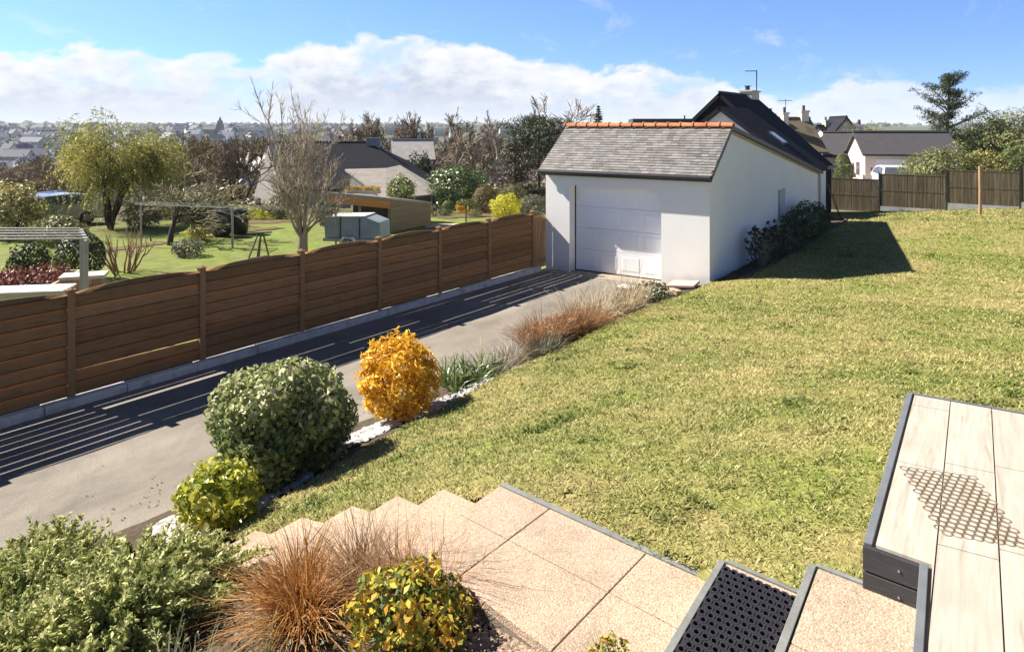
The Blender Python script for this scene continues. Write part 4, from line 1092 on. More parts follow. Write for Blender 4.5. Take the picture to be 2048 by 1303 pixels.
mb.add([(gl_[0], gl_[1], -4), (gr_[0] + .2, gr_[1] - .1, -4), (gr_[0] + .2, gr_[1] - .1, gr_[2]), (apex[0] + .1, apex[1], apex[2]), (gl_[0], gl_[1], gl_[2]),
        (gl_[0] + .1, gl_[1] + 5, -4), (gr_[0] + .3, gr_[1] + 5, -4), (gr_[0] + .3, gr_[1] + 5, gr_[2]), (apex[0] + .2, apex[1] + 5, apex[2]), (gl_[0] + .1, gl_[1] + 5, gl_[2])],
       [(0, 1, 2, 3, 4), (1, 6, 7, 2), (4, 3, 8, 9), (3, 2, 7, 8), (0, 4, 9, 5)])
mb.build('gable_wall', surf('gable_pale', (.50, .47, .43), (.60, .57, .52), 2, .9), lh)
mb = MB(); x0 = eL0[0] + .2; mb.b6(x0, eR0[0] - .3, .35, 7.2, -4, eL0[2] - .1); mb.build('wall', cream, lh)
for px in (590, 640):
    a = q(px, 388); mb = MB(); mb.b6(a[0], a[0] + .8, .30, .36, a[2] - .9, a[2]); wn = mb.build('window', plainw, lh)
    mb = MB(); mb.b6(a[0] + .07, a[0] + .73, .29, .299, a[2] - .83, a[2] - .07); mb.build('pane', winm, wn)
a = q(737, 288, 3.5); mb = MB(); mb.box((a[0] + .3, a[1], a[2] + .05), (.8, .6, .7)); mb.build('chimney', surf('blue_grey_clad', (.16, .18, .22), (.2, .22, .27), 3), lroof)
# lean-to with lighter roof in front on the right
mb = MB()
p1, p2, p3, p4 = q(690, 338, -.2), q(772, 336, .2), q(868, 388, -3.2), q(772, 398, -5)
mb.slab([p4, p3, p2, p1], .12) if True else None
p5, p6 = q(800, 338, 1.2), q(863, 352, -2.0)
mb.slab([p3, q(872, 372, -1.5), q(800, 330, 1.0), p2], .1)
mb.build('lean_to_roof', surf('faded_slate', (.19, .175, .16), (.26, .24, .22), 2, .85, .3), lh)
mb = MB(); mb.add([(p1[0] + .3, p1[1] - .1, -4), (p4[0], p4[1] + .2, -4), (p4[0], p4[1] + .2, p4[2] - .1), (p1[0] + .3, p1[1] - .1, p1[2] - .1), (p3[0] - .2, p3[1] + .1, -4), (p3[0] - .2, p3[1] + .1, p3[2] - .1)], [(0, 1, 2, 3), (1, 4, 5, 2)])
mb.build('lean_to_wall', surf('dark_grey_wall', (.10, .10, .11), (.14, .14, .15), 2), lh)  # dark grey lean-to wall
# small white house with pale roof beyond
house('white_cottage', 'small white cottage with pale grey roof beside the ivy-dark conifer', W(790, 62), R(12), 3.2, 4, .85, 2.35, plainw, lightroof, .2, windows=[(1.9, .0, .7, .5)])
house('garden_bungalow', 'pale bungalow glimpsed through the middle of the willow branches', W(185, 56), R(8), 7.5, 6, -.3, .95, plainw, lightroof, .3, windows=[(1, -1.4, -.6, 1.0), (4.6, -1.4, -.6, 1.1)])
house('cream_bungalow', 'cream bungalow with faded roof behind the brown saplings left of the many-stemmed tree', W(462, 60), R(-20), 4.2, 4, .1, 1.2, plainw, lightroof, .25)

# ------------------------------------------------------------------ THE FAR TOWN
def townhouse(wm, rm, L_, D_, ez, rz_, chim=True):
    mb = MB(); mb.mat = 0; mb.b6(-L_ / 2, L_ / 2, -D_ / 2, D_ / 2, -3, ez)
    mb.add([(-L_ / 2, -D_ / 2, ez), (-L_ / 2, D_ / 2, ez), (-L_ / 2, 0, rz_ - .1), (L_ / 2, -D_ / 2, ez), (L_ / 2, D_ / 2, ez), (L_ / 2, 0, rz_ - .1)], [(0, 2, 1), (3, 4, 5)])
    mb.mat = 1
    mb.slab([(-L_ / 2 - .3, -D_ / 2 - .4, ez - .25), (L_ / 2 + .3, -D_ / 2 - .4, ez - .25), (L_ / 2 + .3, 0, rz_), (-L_ / 2 - .3, 0, rz_)], .2)
    mb.slab([(-L_ / 2 - .3, 0, rz_), (L_ / 2 + .3, 0, rz_), (L_ / 2 + .3, D_ / 2 + .4, ez - .25), (-L_ / 2 - .3, D_ / 2 + .4, ez - .25)], .2)
    mb.mat = 0
    if chim:
        for x in (-L_ / 2 + .4, L_ / 2 - .4): mb.b6(x - .4, x + .4, -.6, .6, rz_ - 1, rz_ + 1.1)
    mb.mat = 2
    x = -L_ / 2 + 1.1
    while x < L_ / 2 - 1.3:
        for z0 in ((.8, 3.4) if ez > 4 else (.8,)): mb.b6(x, x + 1.0, -D_ / 2 - .04, -D_ / 2 + .1, z0, z0 + 1.3)
        x += 2.3
    o = mb.build('town_house', [wm, rm, winm]); return o
bl = surf('town_slate', (.15, .17, .22), (.22, .24, .30), .05, .8); bl2 = surf('town_slate_dark', (.08, .09, .12), (.12, .13, .17), .05, .8)
ww = surf('town_white', (.62, .61, .60), (.72, .71, .69), .05, .9); gw = surf('town_grey', (.36, .35, .35), (.44, .43, .42), .05, .9)
protos = [townhouse(ww, bl, 11, 8, 5, 9), townhouse(ww, bl2, 14, 9, 5.5, 10), townhouse(gw, bl, 12, 9, 3.2, 8), townhouse(ww, bl2, 9, 8, 5, 9.5), townhouse(gw, bl2, 20, 9, 8, 11.5, False)]
rs = random.Random(21); used = set(); cnt = 0
for (pxa, pxb, za, zb, n) in ((-60, 160, 230, 420, 34), (-60, 260, 420, 800, 50), (270, 500, 330, 520, 26), (280, 560, 520, 950, 44), (560, 1100, 600, 1100, 34)):
    for i in range(n):
        px = rs.uniform(pxa, pxb); zc = rs.uniform(za, zb); x, y = W(px, zc); pi = rs.choice((0, 0, 1, 1, 2, 2, 3, 3, 4)); lab = 'small slate-roofed house among the roofs of the far town on the horizon'
        if pi not in used: used.add(pi); o = protos[pi]
        else: o = protos[pi].copy(); C.objects.link(o)
        o.location = (x, y, G(x, y)); o.rotation_euler = (0, 0, YAW + rs.choice((0, 0, .5, -.5, 1.57)) + rs.uniform(-.3, .3)); s_ = rs.uniform(.75, 1.05); o.scale = (s_, s_, s_)
        tag(o, lab, 'house', 'houses of the far town'); cnt += 1
# church
x, y = W(440, 800); gz = G(x, y)
ch = empty('church', (x, y, gz), YAW, 'distant church with a pointed bell tower standing above the town roofs', 'church')
stone = surf('church_stone', (.10, .10, .12), (.14, .14, .16), .2, .9)
topz_ = H(233, 800) - gz
mb = MB(); mb.b6(-3.2, 3.2, -3.2, 3.2, -2, topz_ * .56); mb.b6(-2.3, 2.3, -2.3, 2.3, topz_ * .56 + .01, topz_ * .74); tw = mb.build('bell_tower', stone, ch)
mb = MB(); mb.lathe((0, 0, topz_ * .742), [(2.6, 0), (1.5, topz_ * .05), (1.5, topz_ * .1), (.15, topz_ * .26)], 8); mb.build('spire', stone, tw)
mb = MB(); mb.b6(-17, -3.3, -5, 5, -2, topz_ * .26); mb.build('nave', stone, ch)
mb = MB(); mb.slab([(-17.5, -6, topz_ * .24), (-3.25, -6, topz_ * .24), (-3.25, 0, topz_ * .46), (-17.5, 0, topz_ * .46)], .3); mb.slab([(-17.5, 0, topz_ * .46), (-3.25, 0, topz_ * .46), (-3.25, 6, topz_ * .24), (-17.5, 6, topz_ * .24)], .3); mb.build('roof', bl2, ch)
# distant wooded ridges as part of the land are in the ground sheet; tree belts on them
def belt(name, n, r0, r1, pxa, pxb, h0, h1, mat, seed):
    rg = np.random.default_rng(seed); Vs = []; Fs = []; Ts = []; b0 = 0
    ico_v = []; 
    base = unit(rg.normal(size=(1, 3)))
    for i in range(n):
        zc = rg.uniform(r0, r1) ; px = rg.uniform(pxa, pxb); x, y = W(px, zc); hgt = rg.uniform(h0, h1); wd = hgt * rg.uniform(.8, 2.2)
        k = 46; d = unit(rg.normal(size=(k, 3))); d[:, 2] = np.abs(d[:, 2]); Pn = d * np.array([wd, wd, hgt]) * rg.uniform(.6, 1, (k, 1)) + np.array([x, y, G(x, y)])
        V, F = leaf_quads(Pn, unit(d + rg.normal(size=(k, 3)) * .4), hgt * .75, .8, rg); Vs.append(V); Fs.append(F + b0); Ts.append(np.clip(rg.normal(.5, .25, k), 0, 1).repeat(4)); b0 += len(V)
    o = npmesh(name, np.concatenate(Vs), np.concatenate(Fs), np.concatenate(Ts), mat); return tag(o, kind='stuff')
farleaf = leafmat('far_woods', [(.03, .045, .02), (.07, .085, .035), (.11, .11, .06)], .1)
farbare = leafmat('bare_woods', [(.055, .045, .035), (.10, .08, .06), (.15, .12, .09)], .1)
belt('far_wood', 420, 1200, 4300, -150, 2150, 6, 11, farleaf, 1)
belt('valley_wood', 520, 110, 330, -120, 1250, 2.2, 4.5, farbare, 2)
belt('hedgerow_wood', 420, 340, 1000, -120, 1250, 3.0, 5.5, farbare, 3)
# ================================================================== TREES AND PLANTS
barkd = surf('bark_dark', (.045, .035, .026), (.09, .07, .052), 10, .95, .6, stretch=(3, 3, .6), spec=.1)
barkg = surf('bark_grey', (.22, .185, .145), (.33, .285, .225), 10, .95, .6, stretch=(3, 3, .6), spec=.1, tintamt=.4)
twig = surf('twig_brown', (.17, .135, .10), (.27, .22, .165), 3, .95, 0, spec=.1, tintamt=.5)
twigp = surf('twig_pale', (.28, .23, .175), (.42, .355, .28), 3, .95, 0, spec=.1, tintamt=.5)
def bare_tree(name, seed, height, spread=.6, kids=(3, 4), lev=4, r=.16, trunkm=barkd, twigm=twig, stems=1, upb=.15, ratio=.68, wob=.13, stemspread=.3, trunk_frac=.3, rmin=0):
    rg = np.random.default_rng(seed); out = []
    for i in range(stems):
        a = 2 * math.pi * i / max(1, stems) + rg.uniform(0, 1); d = Vector((math.cos(a) * stemspread, math.sin(a) * stemspread, 1)) if stems > 1 else Vector((rg.normal() * .05, rg.normal() * .05, 1))
        p0 = Vector((math.cos(a), math.sin(a), 0)) * (.25 if stems > 1 else 0)
        grow(rg, p0, d, height * trunk_frac, r, 0, lev, out, kids, spread, upb, ratio, wob)
    zmax = max(p.z for pts, _, _ in out for p in pts); f = height / zmax
    out = [([p * f for p in pts], rad, lv) for pts, rad, lv in out]
    t = empty(name, (0, 0, 0)); a, b = skeleton(out, rmin=rmin); a.build('trunk', trunkm, t, smooth=True); b.build('crown', twigm, t, smooth=True); return t
def put(o, px, py=None, zc=None, zbase=None, rz=0, scale=1, fn=G, label=None, cat='tree', group=None):
    if zc is None: p = hit(px, py, fn, 8, 300)
    else: x, y = W(px, zc); p = Vector((x, y, fn(x, y) if zbase is None else zbase))
    o.location = p; o.rotation_euler = (0, 0, rz); o.scale = (scale,) * 3 if not hasattr(scale, '__len__') else scale
    tag(o, label, cat, group); return o

def topz_of(o):
    m = 0
    for c in children(o):
        n = len(c.data.vertices); a = np.empty(n * 3, np.float32); c.data.vertices.foreach_get('co', a); m = max(m, float(a[2::3].max()))
    return m
def puttop(o, px, zc, pyt, wide=1.0, rz=0, label=None, cat='tree', group=None):
    x, y = W(px, zc); z = G(x, y); sc = max(.15, (H(pyt, zc) - z) / topz_of(o)); put(o, px, zc=zc, rz=rz, scale=(sc * wide, sc * wide, sc), label=label, cat=cat, group=group); return o
# many-stemmed bare tree over the fence
rs_ = random.Random(3); rg_ = np.random.default_rng(14); out = [([Vector((0, 0, -.2)), Vector((.02, 0, .5)), Vector((0, .03, 1.0))], [.24, .2, .19], 0)]
for i in range(11):
    a = i * 2.4; sp_ = .14 + .065 * i
    grow(rg_, (math.cos(a) * .1, math.sin(a) * .1, .75), (math.cos(a) * sp_ * 1.3, math.sin(a) * sp_ * 1.3, 1), 2.5 * (1.15 - .06 * i), .06, 1, 4, out, (4, 6), .62, .48, .60, .20)
for i in range(9):
    a = i * 2.4 + .4; q_ = .09 + .022 * i; grow(rg_, (math.cos(a) * .1, math.sin(a) * .1, .8), (math.cos(a) * q_, math.sin(a) * q_, 1), 5.7 * rs_.uniform(.8, 1.05), .05, 2, 4, out, (6, 9), .65, .28, .28, .08)
t = empty('bare_tree', (0, 0, 0)); a_, b__ = skeleton(out, split=2, sides=(9, 6, 4, 3, 3), rmin=.0095); a_.build('trunk', barkg, t, smooth=True); b__.build('crown', twigp, t, smooth=True)
puttop(t, 605, 24.0, 158, 1.15, label='tall bare tree of many thin upright stems just beyond the brown fence')
# bare trees in the neighbouring gardens
protoA = bare_tree('bare_tree', 11, 8, .60, (4, 5), 4, .2, ratio=.60, rmin=.030, trunk_frac=.5, upb=.10, trunkm=barkg)
protoB = bare_tree('bare_tree', 12, 8, .62, (4, 5), 4, .18, upb=.06, rmin=.028, ratio=.6, trunk_frac=.5, trunkm=barkg, twigm=twigp)
protoC = bare_tree('bare_tree', 17, 8, .5, (4, 5), 4, .13, rmin=.030, trunk_frac=.42, stems=3, upb=.25, ratio=.6)
protoD = bare_tree('bare_tree', 23, 8, .68, (4, 6), 4, .2, upb=.08, rmin=.022, ratio=.62, trunk_frac=.45)
puttop(protoA, 912, 70, 213, 1.0, label='broad bare crown, the widest of the skyline trees left of the dark pine')
puttop(protoB, 992, 76, 218, .85, rz=1, label='pale bare skyline tree close to the left edge of the dark pine')
puttop(protoC, 850, 80, 220, .9, rz=2, label='upright bare skyline tree left of the broadest bare crown')
puttop(protoD, 1117, 58, 182, 1.0, label='rounded bare crown rising over the left end of the orange ridge')
PR = [protoA, protoB, protoC, protoD]
skyl = [(745, 76, 222, 'leftmost of the bare trees on the skyline right of the many-stemmed tree'), (785, 82, 221, 'second bare skyline tree right of the many-stemmed tree'), (818, 88, 224, 'bare skyline tree above the pale-roofed cottage'), (700, 100, 236, 'small bare tree on the skyline touching the many-stemmed tree'),
        (955, 92, 240, 'low bare tree between the broad crown and the pale one'), (1035, 80, 262, 'low bare tree at the foot of the dark pine')]
for i, (px, zc, pt, lab) in enumerate(skyl):
    puttop(copy_tree(PR[(i + 2) % 4]), px, zc, pt, .9, rz=i * 1.3, label=lab)
# heavier-limbed set for the valley
twv = surf('twig_valley', (.25, .20, .15), (.38, .31, .235), .4, .95, 0, spec=.05, tintamt=.6); twv2 = surf('twig_ochre', (.16, .125, .06), (.24, .19, .09), .4, .95, 0, spec=.05, tintamt=.6)
def fat(seed, tm, **kw):
    rg = np.random.default_rng(seed); out = []
    grow(rg, (0, 0, 0), (0, 0, 1), 2.0, .16, 0, 4, out, (4, 5), kw.get('sp', .7), .12, .72, .16, .7); zm = max(p.z for pts, _, _ in out for p in pts); f = 6 / zm
    out = [([p * f for p in pts], [max(r_, .028) for r_ in rd], lv) for pts, rd, lv in out]; t = empty('bare_tree', (0, 0, 0)); a, b = skeleton(out); a.build('trunk', barkg, t); b.build('crown', tm, t); return t
PV = [fat(1, twv), fat(2, twv), fat(3, twv2, sp=.6), fat(4, twig)]
rs = random.Random(5); usedv = set()
def valley(px, zc, pt, w_=1.2):
    k_ = rs.randrange(4)
    if k_ in usedv: o = copy_tree(PV[k_])
    else: usedv.add(k_); o = PV[k_]
    puttop(o, px, zc, pt, w_ * rs.uniform(.85, 1.3), rz=rs.uniform(0, 6), label='leafless tree in the wooded valley between the gardens and the far town', group='leafless trees of the valley')
for i in range(24): valley(rs.uniform(320, 520), rs.uniform(50, 100), rs.uniform(266, 325))
for i in range(26): valley(rs.uniform(-30, 130), rs.uniform(42, 95), rs.uniform(310, 350))
for i in range(10): valley(rs.uniform(130, 330), rs.uniform(62, 110), rs.uniform(295, 330))
for i in range(16): valley(rs.uniform(690, 1110), rs.uniform(80, 130), rs.uniform(276, 305), 1.2)
for i in range(8): valley(rs.uniform(520, 700), rs.uniform(58, 90), rs.uniform(262, 285))
puttop(copy_tree(protoD), 40, 33, 305, 1.1, rz=2, label='dark branching bare tree at the left edge above the yellowish shrub')
puttop(copy_tree(protoD), 415, 40, 285, 1.0, rz=1.2, label='brown bare tree right of the willow, behind the apple tree')
puttop(copy_tree(protoC), 478, 41, 268, 1.2, rz=3, label='brown bare tree beside the white gable, left of the many-stemmed tree')
shr = leafmat('scrub_brown', [(.07, .055, .035), (.14, .11, .065), (.20, .17, .09), (.20, .21, .07)], .1)
def scrub(n, za, zb_, pxa, pxb, h0, h1, seed):
    rg = np.random.default_rng(seed); Vs, Fs, Ts = [], [], []; b0 = 0
    for i in range(n):
        zc = rg.uniform(za, zb_); x, y = W(rg.uniform(pxa, pxb), zc); hg = rg.uniform(h0, h1); wd = hg * rg.uniform(.8, 1.6); k = 170; d = unit(rg.normal(size=(k, 3))); d[:, 2] = np.abs(d[:, 2])
        Pn = d * np.array([wd, wd, hg]) * rg.uniform(.5, 1, (k, 1)) + np.array([x, y, G(x, y)]); V, F = leaf_quads(Pn, unit(d + rg.normal(size=(k, 3)) * .7), hg * .26, .35, rg); Vs.append(V); Fs.append(F + b0); Ts.append(np.clip(rg.normal(.3 + .5 * rg.random(), .2, k), 0, 1).repeat(4)); b0 += len(V)
    tag(npmesh('valley_scrub', np.concatenate(Vs), np.concatenate(Fs), np.concatenate(Ts), shr), kind='stuff')
scrub(70, 41, 58, -40, 130, .8, 1.7, 1); scrub(60, 44, 75, 330, 510, .8, 2.0, 2); scrub(90, 60, 115, -40, 1120, .9, 1.9, 3); scrub(30, 46, 60, 880, 1080, .7, 1.4, 4); scrub(26, 36, 40, 300, 520, .5, 1.0, 5)
# low bare apple tree on the neighbour's lawn
t = bare_tree('apple_tree', 31, 3.0, .75, (4, 5), 4, .09, barkd, surf('twig_olive', (.17, .15, .085), (.27, .235, .14), 3, .95, 0, tintamt=.5), upb=.02, ratio=.74, trunk_frac=.25, rmin=.013)
t.scale = (1, 1, 1); put(t, 340, 490, label='low spreading bare apple tree on the bright neighbouring lawn', scale=(1.3, 1.3, .95))
t2 = bare_tree('sapling', 33, 1.6, .5, (2, 3), 3, .03, barkd, twig, upb=.3)
put(t2, 302, 482, label='thin dark sapling just left of the apple tree trunk')

# willow
wl = leafmat('willow_leaf', [(.12, .13, .03), (.24, .25, .055), (.40, .37, .09), (.54, .47, .15)], .35)
def willow():
    rg = np.random.default_rng(7); t = empty('willow_tree', (0, 0, 0)); out = []
    for a in (0.2, 1.9, 3.3, 4.7): grow(rg, (0, 0, 0), Vector((math.cos(a) * .35, math.sin(a) * .35, 1)), 2.3, .13, 0, 3, out, (2, 3), .55, .1, .72, .14)
    mx = max(p.z for pts, _, _ in out for p in pts); f = 4.7 / mx; out = [([p * f for p in pts], rd, lv) for pts, rd, lv in out]
    a, b = skeleton(out, split=9); a.build('trunk', barkd, t, smooth=True)
    tipsw = [p for pts, _, lv in out for p in pts if lv >= 1]
    Pn = []; Al = []
    for i in range(2300):
        p = np.array(tipsw[rg.integers(len(tipsw))]) + rg.normal(size=3) * .35
        d = unit(np.array([p[0], p[1], 0]) + rg.normal(size=3) * .35); n = int(rg.integers(7, 17)); v = d * .5 + np.array([0, 0, .35])
        for j in range(n):
            v = v + np.array([0, 0, -.14]); p = p + unit(v) * .105; Pn.append(p + rg.normal(size=3) * .025); Al.append(unit(v))
    Pn = np.array(Pn); Al = np.array(Al); n = len(Pn); N_ = unit(rg.normal(size=(n, 3)) + np.array([0, 0, .6]))
    V, F = leaf_quads(Pn, N_, .17, .27, rg, along=unit(Al + rg.normal(size=(n, 3)) * .4))
    lum = np.array([noise.noise(Vector(p * .9)) for p in Pn]); T = np.clip(.5 + lum * .8 + rg.normal(size=n) * .2, 0, 1)
    npmesh('crown', V, F, T.repeat(4), wl, t); return t
t = willow(); put(t, 222, zc=31, label='large willow with drooping olive-yellow foliage left of the bare trees', scale=(.80, .80, .98))

# generic leafy shrub: stems + foliage
def shrub(name, mat, rad, n, size, seed, px=None, py=None, zc=None, label=None, cat='shrub', fn=G, aspect=.55, lump=.14, inner=.6, lift=.0, group=None, jit=.55, freq=2.2, stem=barkd, loc_=None, up=.85, core=True):
    rg = np.random.default_rng(seed); t = empty(name, (0, 0, 0))
    foliage_ball('foliage', mat, rad, n, size, rg, t, aspect, lump, inner, seed, (0, 0, rad[2] * up + lift), jit, freq, cut=-rad[2] * .93)
    mb = MB(); r0 = min(rad[0], rad[1])
    for i in range(7):
        a = i * .9 + seed; mb.tube([(math.cos(a) * r0 * .08, math.sin(a) * r0 * .08, -.05), (math.cos(a) * r0 * .25, math.sin(a) * r0 * .25, (rad[2] * up + lift) * .5), (math.cos(a) * r0 * .6, math.sin(a) * r0 * .6, (rad[2] * up + lift) * 1.15)], [.03 * r0 + .008, .02 * r0 + .006, .008], 5)
    mb.build('stem', stem, t)
    if loc_ is not None: t.location = loc_; tag(t, label, cat, group)
    else: put(t, px, py, zc, fn=fn, label=label, cat=cat, group=group)
    return t
dkgreen = leafmat('dark_evergreen', [(.012, .025, .008), (.03, .05, .014), (.055, .08, .022), (.09, .12, .04)], .15)
midgreen = leafmat('mid_green', [(.035, .06, .012), (.08, .115, .03), (.14, .17, .05), (.22, .24, .09)], .25)
olive = leafmat('olive_leaf', [(.06, .07, .02), (.12, .13, .04), (.19, .19, .07), (.28, .26, .12)], .25)
lime = leafmat('lime_leaf', [(.16, .19, .02), (.34, .36, .04), (.52, .50, .07), (.62, .58, .14)], .3)
goldl = leafmat('gold_leaf', [(.30, .14, .01), (.55, .30, .02), (.75, .45, .04), (.85, .60, .12)], .3)
rust = leafmat('rust_clipped', [(.08, .06, .02), (.16, .11, .035), (.22, .16, .06)], .15)
greyg = leafmat('grey_green', [(.09, .10, .06), (.15, .16, .10), (.24, .24, .16)], .2)

# along the driveway ------------------------------------------------
def bed(px, X):  # spot on the bed under a column of the photo
    zc = PX(px, X); x, y = W(px, zc); return Vector((x, y, L(x, y) - .02))
varieg = leafmat('pittosporum_leaf', [(.08, .115, .03), (.20, .25, .08), (.36, .39, .17), (.60, .58, .36)], .25, .5, .25)
p = bed(562, -5.75); p.z -= .12
tb = shrub('clipped_shrub', varieg, (.62, .66, .56), 13500, .066, 3, label='big clipped round evergreen with grey-green leaves beside the driveway', loc_=p, aspect=.62, lump=.17, inner=.55, up=.93, lift=.06, jit=.85, freq=1.7)
p = bed(797, -5.72); p.z -= .09
gold = shrub('golden_shrub', leafmat('golden_foliage', [(.40, .19, .01), (.70, .38, .02), (.88, .54, .04), (.95, .70, .14)], .3, .45), (.45, .45, .45), 4600, .082, 6, label='rounded golden-orange shrub between the big green ball and the strappy green clump', loc_=p, aspect=.30, lump=.12, inner=.5, up=1.0, lift=.10, jit=1.1, freq=2.6, stem=barkd)
p = bed(436, -5.35); p.z -= .24
shrub('variegated_euonymus', leafmat('euonymus_leaf', [(.06, .10, .015), (.22, .27, .03), (.50, .50, .06), (.68, .64, .16)], .3, .4, .4), (.33, .32, .25), 1700, .062, 9, label='small lime-yellow variegated bush left of the big clipped evergreen', loc_=p, aspect=.6, lump=.2, inner=.5, up=1.0, lift=.24, jit=.8)
def tuft_plant(name, label, cat, loc_, clumps, mat, group=None, part='foliage', stems=None):
    t = empty(name, loc_); tag(t, label, cat, group); ps = []
    for kw in clumps: ps.append(blades(**kw))
    V, F, T = merge(ps); npmesh(part, V, F, T, mat, t, smooth=False); return t
rg = np.random.default_rng(40)
strap = leafmat('strap_leaf', [(.03, .07, .012), (.07, .13, .025), (.16, .22, .06), (.38, .40, .22)], .25, .35, .5)
rustg = leafmat('rust_grass', [(.14, .065, .028), (.28, .14, .058), (.42, .24, .11), (.54, .36, .2)], .25, .6)
straw = leafmat('straw_grass', [(.20, .15, .08), (.36, .28, .17), (.52, .43, .28), (.62, .54, .38)], .25, .6)
greyb = leafmat('grey_grass', [(.10, .085, .06), (.20, .17, .12), (.30, .26, .19), (.42, .38, .28)], .2, .6)
p = bed(925, -5.72); t = tuft_plant('agapanthus', 'clump of green strappy leaves just right of the golden shrub', 'plant', p,
    [dict(n=34, rg=rg, base=(dx, dy, 0), length=.46, spread=1.0, width=.034, droop=1.1, seg=5) for dx, dy in ((0, 0), (-.15, .25), (.1, -.25), (-.2, -.1), (.12, .15), (-.1, .5))], strap)
p = bed(1008, -5.72); tuft_plant('grey_grass', 'low greyish tangled grass clump between the strappy leaves and the rusty grass', 'plant', p,
    [dict(n=130, rg=rg, base=(dx, dy, 0), length=.36, spread=1.0, width=.010, droop=.8, seg=4, base_r=.15) for dx, dy in ((0, 0), (-.1, .35), (.1, -.3), (.05, .7))], greyb)
p = bed(1125, -5.85); tuft_plant('rusty_grass', 'broad rust-coloured sedge clump halfway along the driveway bed', 'plant', p,
    [dict(n=480, rg=rg, base=(dx, dy, .0), length=.47, spread=.85, width=.014, tangle=.13, droop=.7, seg=4, base_r=.18) for dx, dy in ((0, 0), (-.12, -.35), (.1, .35), (-.1, -.65), (.1, .65))], rustg)
foliage_ball('dense_heart', rustg, (.34, .95, .24), 5200, .085, rg, bpy.data.objects['rusty_grass'], .09, .2, .5, 5, (0, 0, .14), 1.2, cut=-.12)
p = bed(1085, -5.52); tuft_plant('silvery_sedge', 'small silvery green clump at the foot of the rust-coloured sedge', 'plant', p,
    [dict(n=90, rg=rg, base=(dx, dy, 0), length=.34, spread=.8, width=.014, droop=.8, seg=4, base_r=.1) for dx, dy in ((0, 0), (0, .3))], greyg)
p = bed(1203, -5.95); tuft_plant('pale_grass', 'pale straw-coloured bushy grass near the garage door', 'plant', p,
    [dict(n=230, rg=rg, base=(dx, dy, 0), length=.66, spread=.8, width=.015, tangle=.15, droop=.8, seg=4, base_r=.2) for dx, dy in ((0, 0), (-.12, -.6), (.1, .6), (0, 1.1))], straw)
p = bed(1300, -6.0); shrub('low_evergreen', dkgreen, (.42, .5, .2), 1300, .05, 14, label='low dark green bush between the pale grass and the stone slab', loc_=p, lump=.2, up=.8)

# stones -------------------------------------------------------------
def stones(name, label, px, py, sx, sy, n, seed, mat, smin=.02, smax=.05, group=None, cat='stones', fn=L):
    rs = random.Random(seed); c = hit(px, py, fn, 2, 60); mb = MB()
    for i in range(n):
        a = rs.uniform(0, 6.28); r_ = math.sqrt(rs.random()); x = c.x + math.cos(a) * r_ * sx; y = c.y + math.sin(a) * r_ * sy; z = fn(x, y) - .01
        s_ = rs.uniform(smin, smax); rot = Matrix.Rotation(rs.uniform(0, 6.28), 3, 'Z') @ Matrix.Rotation(rs.uniform(-.4, .4), 3, 'X')
        mb.tint = rs.random(); vs = []
        for zz in (-.35, .1, .35):
            m_ = 6; rr = s_ * (1 if zz < .3 else .6)
            for j in range(m_): t_ = j / m_ * 6.283; vs.append(Vector((x, y, z + s_ * .2)) - c + rot @ Vector((math.cos(t_) * rr * rs.uniform(.7, 1.2), math.sin(t_) * rr * rs.uniform(.5, .9), zz * s_ * .7)))
        fs = [(5, 4, 3, 2, 1, 0), (12, 13, 14, 15, 16, 17)] + [(k_ * 6 + j, k_ * 6 + (j + 1) % 6, (k_ + 1) * 6 + (j + 1) % 6, (k_ + 1) * 6 + j) for k_ in range(2) for j in range(6)]
        mb.add(vs, fs)
    o = mb.build(name, mat); o.location = c; tag(o, kind='stuff'); return o
chip = surf('pale_chippings', (.33, .32, .32), (.50, .49, .48), 6, .8, .2, tintamt=.6)
chipb = surf('brown_chippings', (.16, .11, .08), (.32, .235, .175), 6, .8, .2, tintamt=.8)
stones('white_chippings', '', 742, 862, .24, .55, 420, 1, chip); stones('white_chippings', '', 385, 1040, .36, .28, 420, 2, chip)
stones('white_chippings', '', 1255, 600, .3, 1.6, 500, 3, chip); stones('white_chippings', '', 905, 795, .2, .7, 260, 4, chip)
stones('white_chippings', '', 480, 1010, .3, .8, 500, 6, chip)
stones('brown_gravel', '', 985, 1255, .5, .45, 3400, 5, chipb, .008, .02); stones('brown_gravel', '', 1060, 1330, .3, .3, 900, 7, chipb, .008, .02)
# slabs by the garage corner
c = hit(1365, 572, L, 5, 60); mb = MB(); mb.slab([(-.32, -.28, 0.06), (.26, -.34, .10), (.34, .22, .10), (-.22, .32, .05)], .06)
o = mb.build('stone_slab', surf('pink_stone', (.52, .38, .28), (.62, .48, .37), 4, .85, .4), bevel=.012); o.location = c; o.rotation_euler = (0, 0, .3)
tag(o, 'flat pinkish stone slab lying at the corner of the garage front wall', 'stone slab')
c = hit(1345, 588, L, 5, 60); mb = MB(); rs = random.Random(4)
mb.lathe((0, 0, 0), [(.14, -.08), (.18, .02), (.15, .09), (.05, .12)], 7, 1.3, .8)
o = mb.build('rock', surf('tan_rock', (.42, .31, .2), (.55, .43, .3), 6, .9, .6), bevel=.01); o.location = c; tag(o, 'small tan rock under the near edge of the pinkish slab', 'rock')
c = PZ(1262, 576, .02); mb = MB(); mb.b6(-.28, .28, -.16, .16, 0, .035); o = mb.build('paving_slab', surf('white_slab', (.6, .58, .55), (.72, .70, .66), 4, .8, .2), bevel=.004); o.location = c
tag(o, 'pale paving slab lying on the driveway in front of the garage door', 'paving slab')
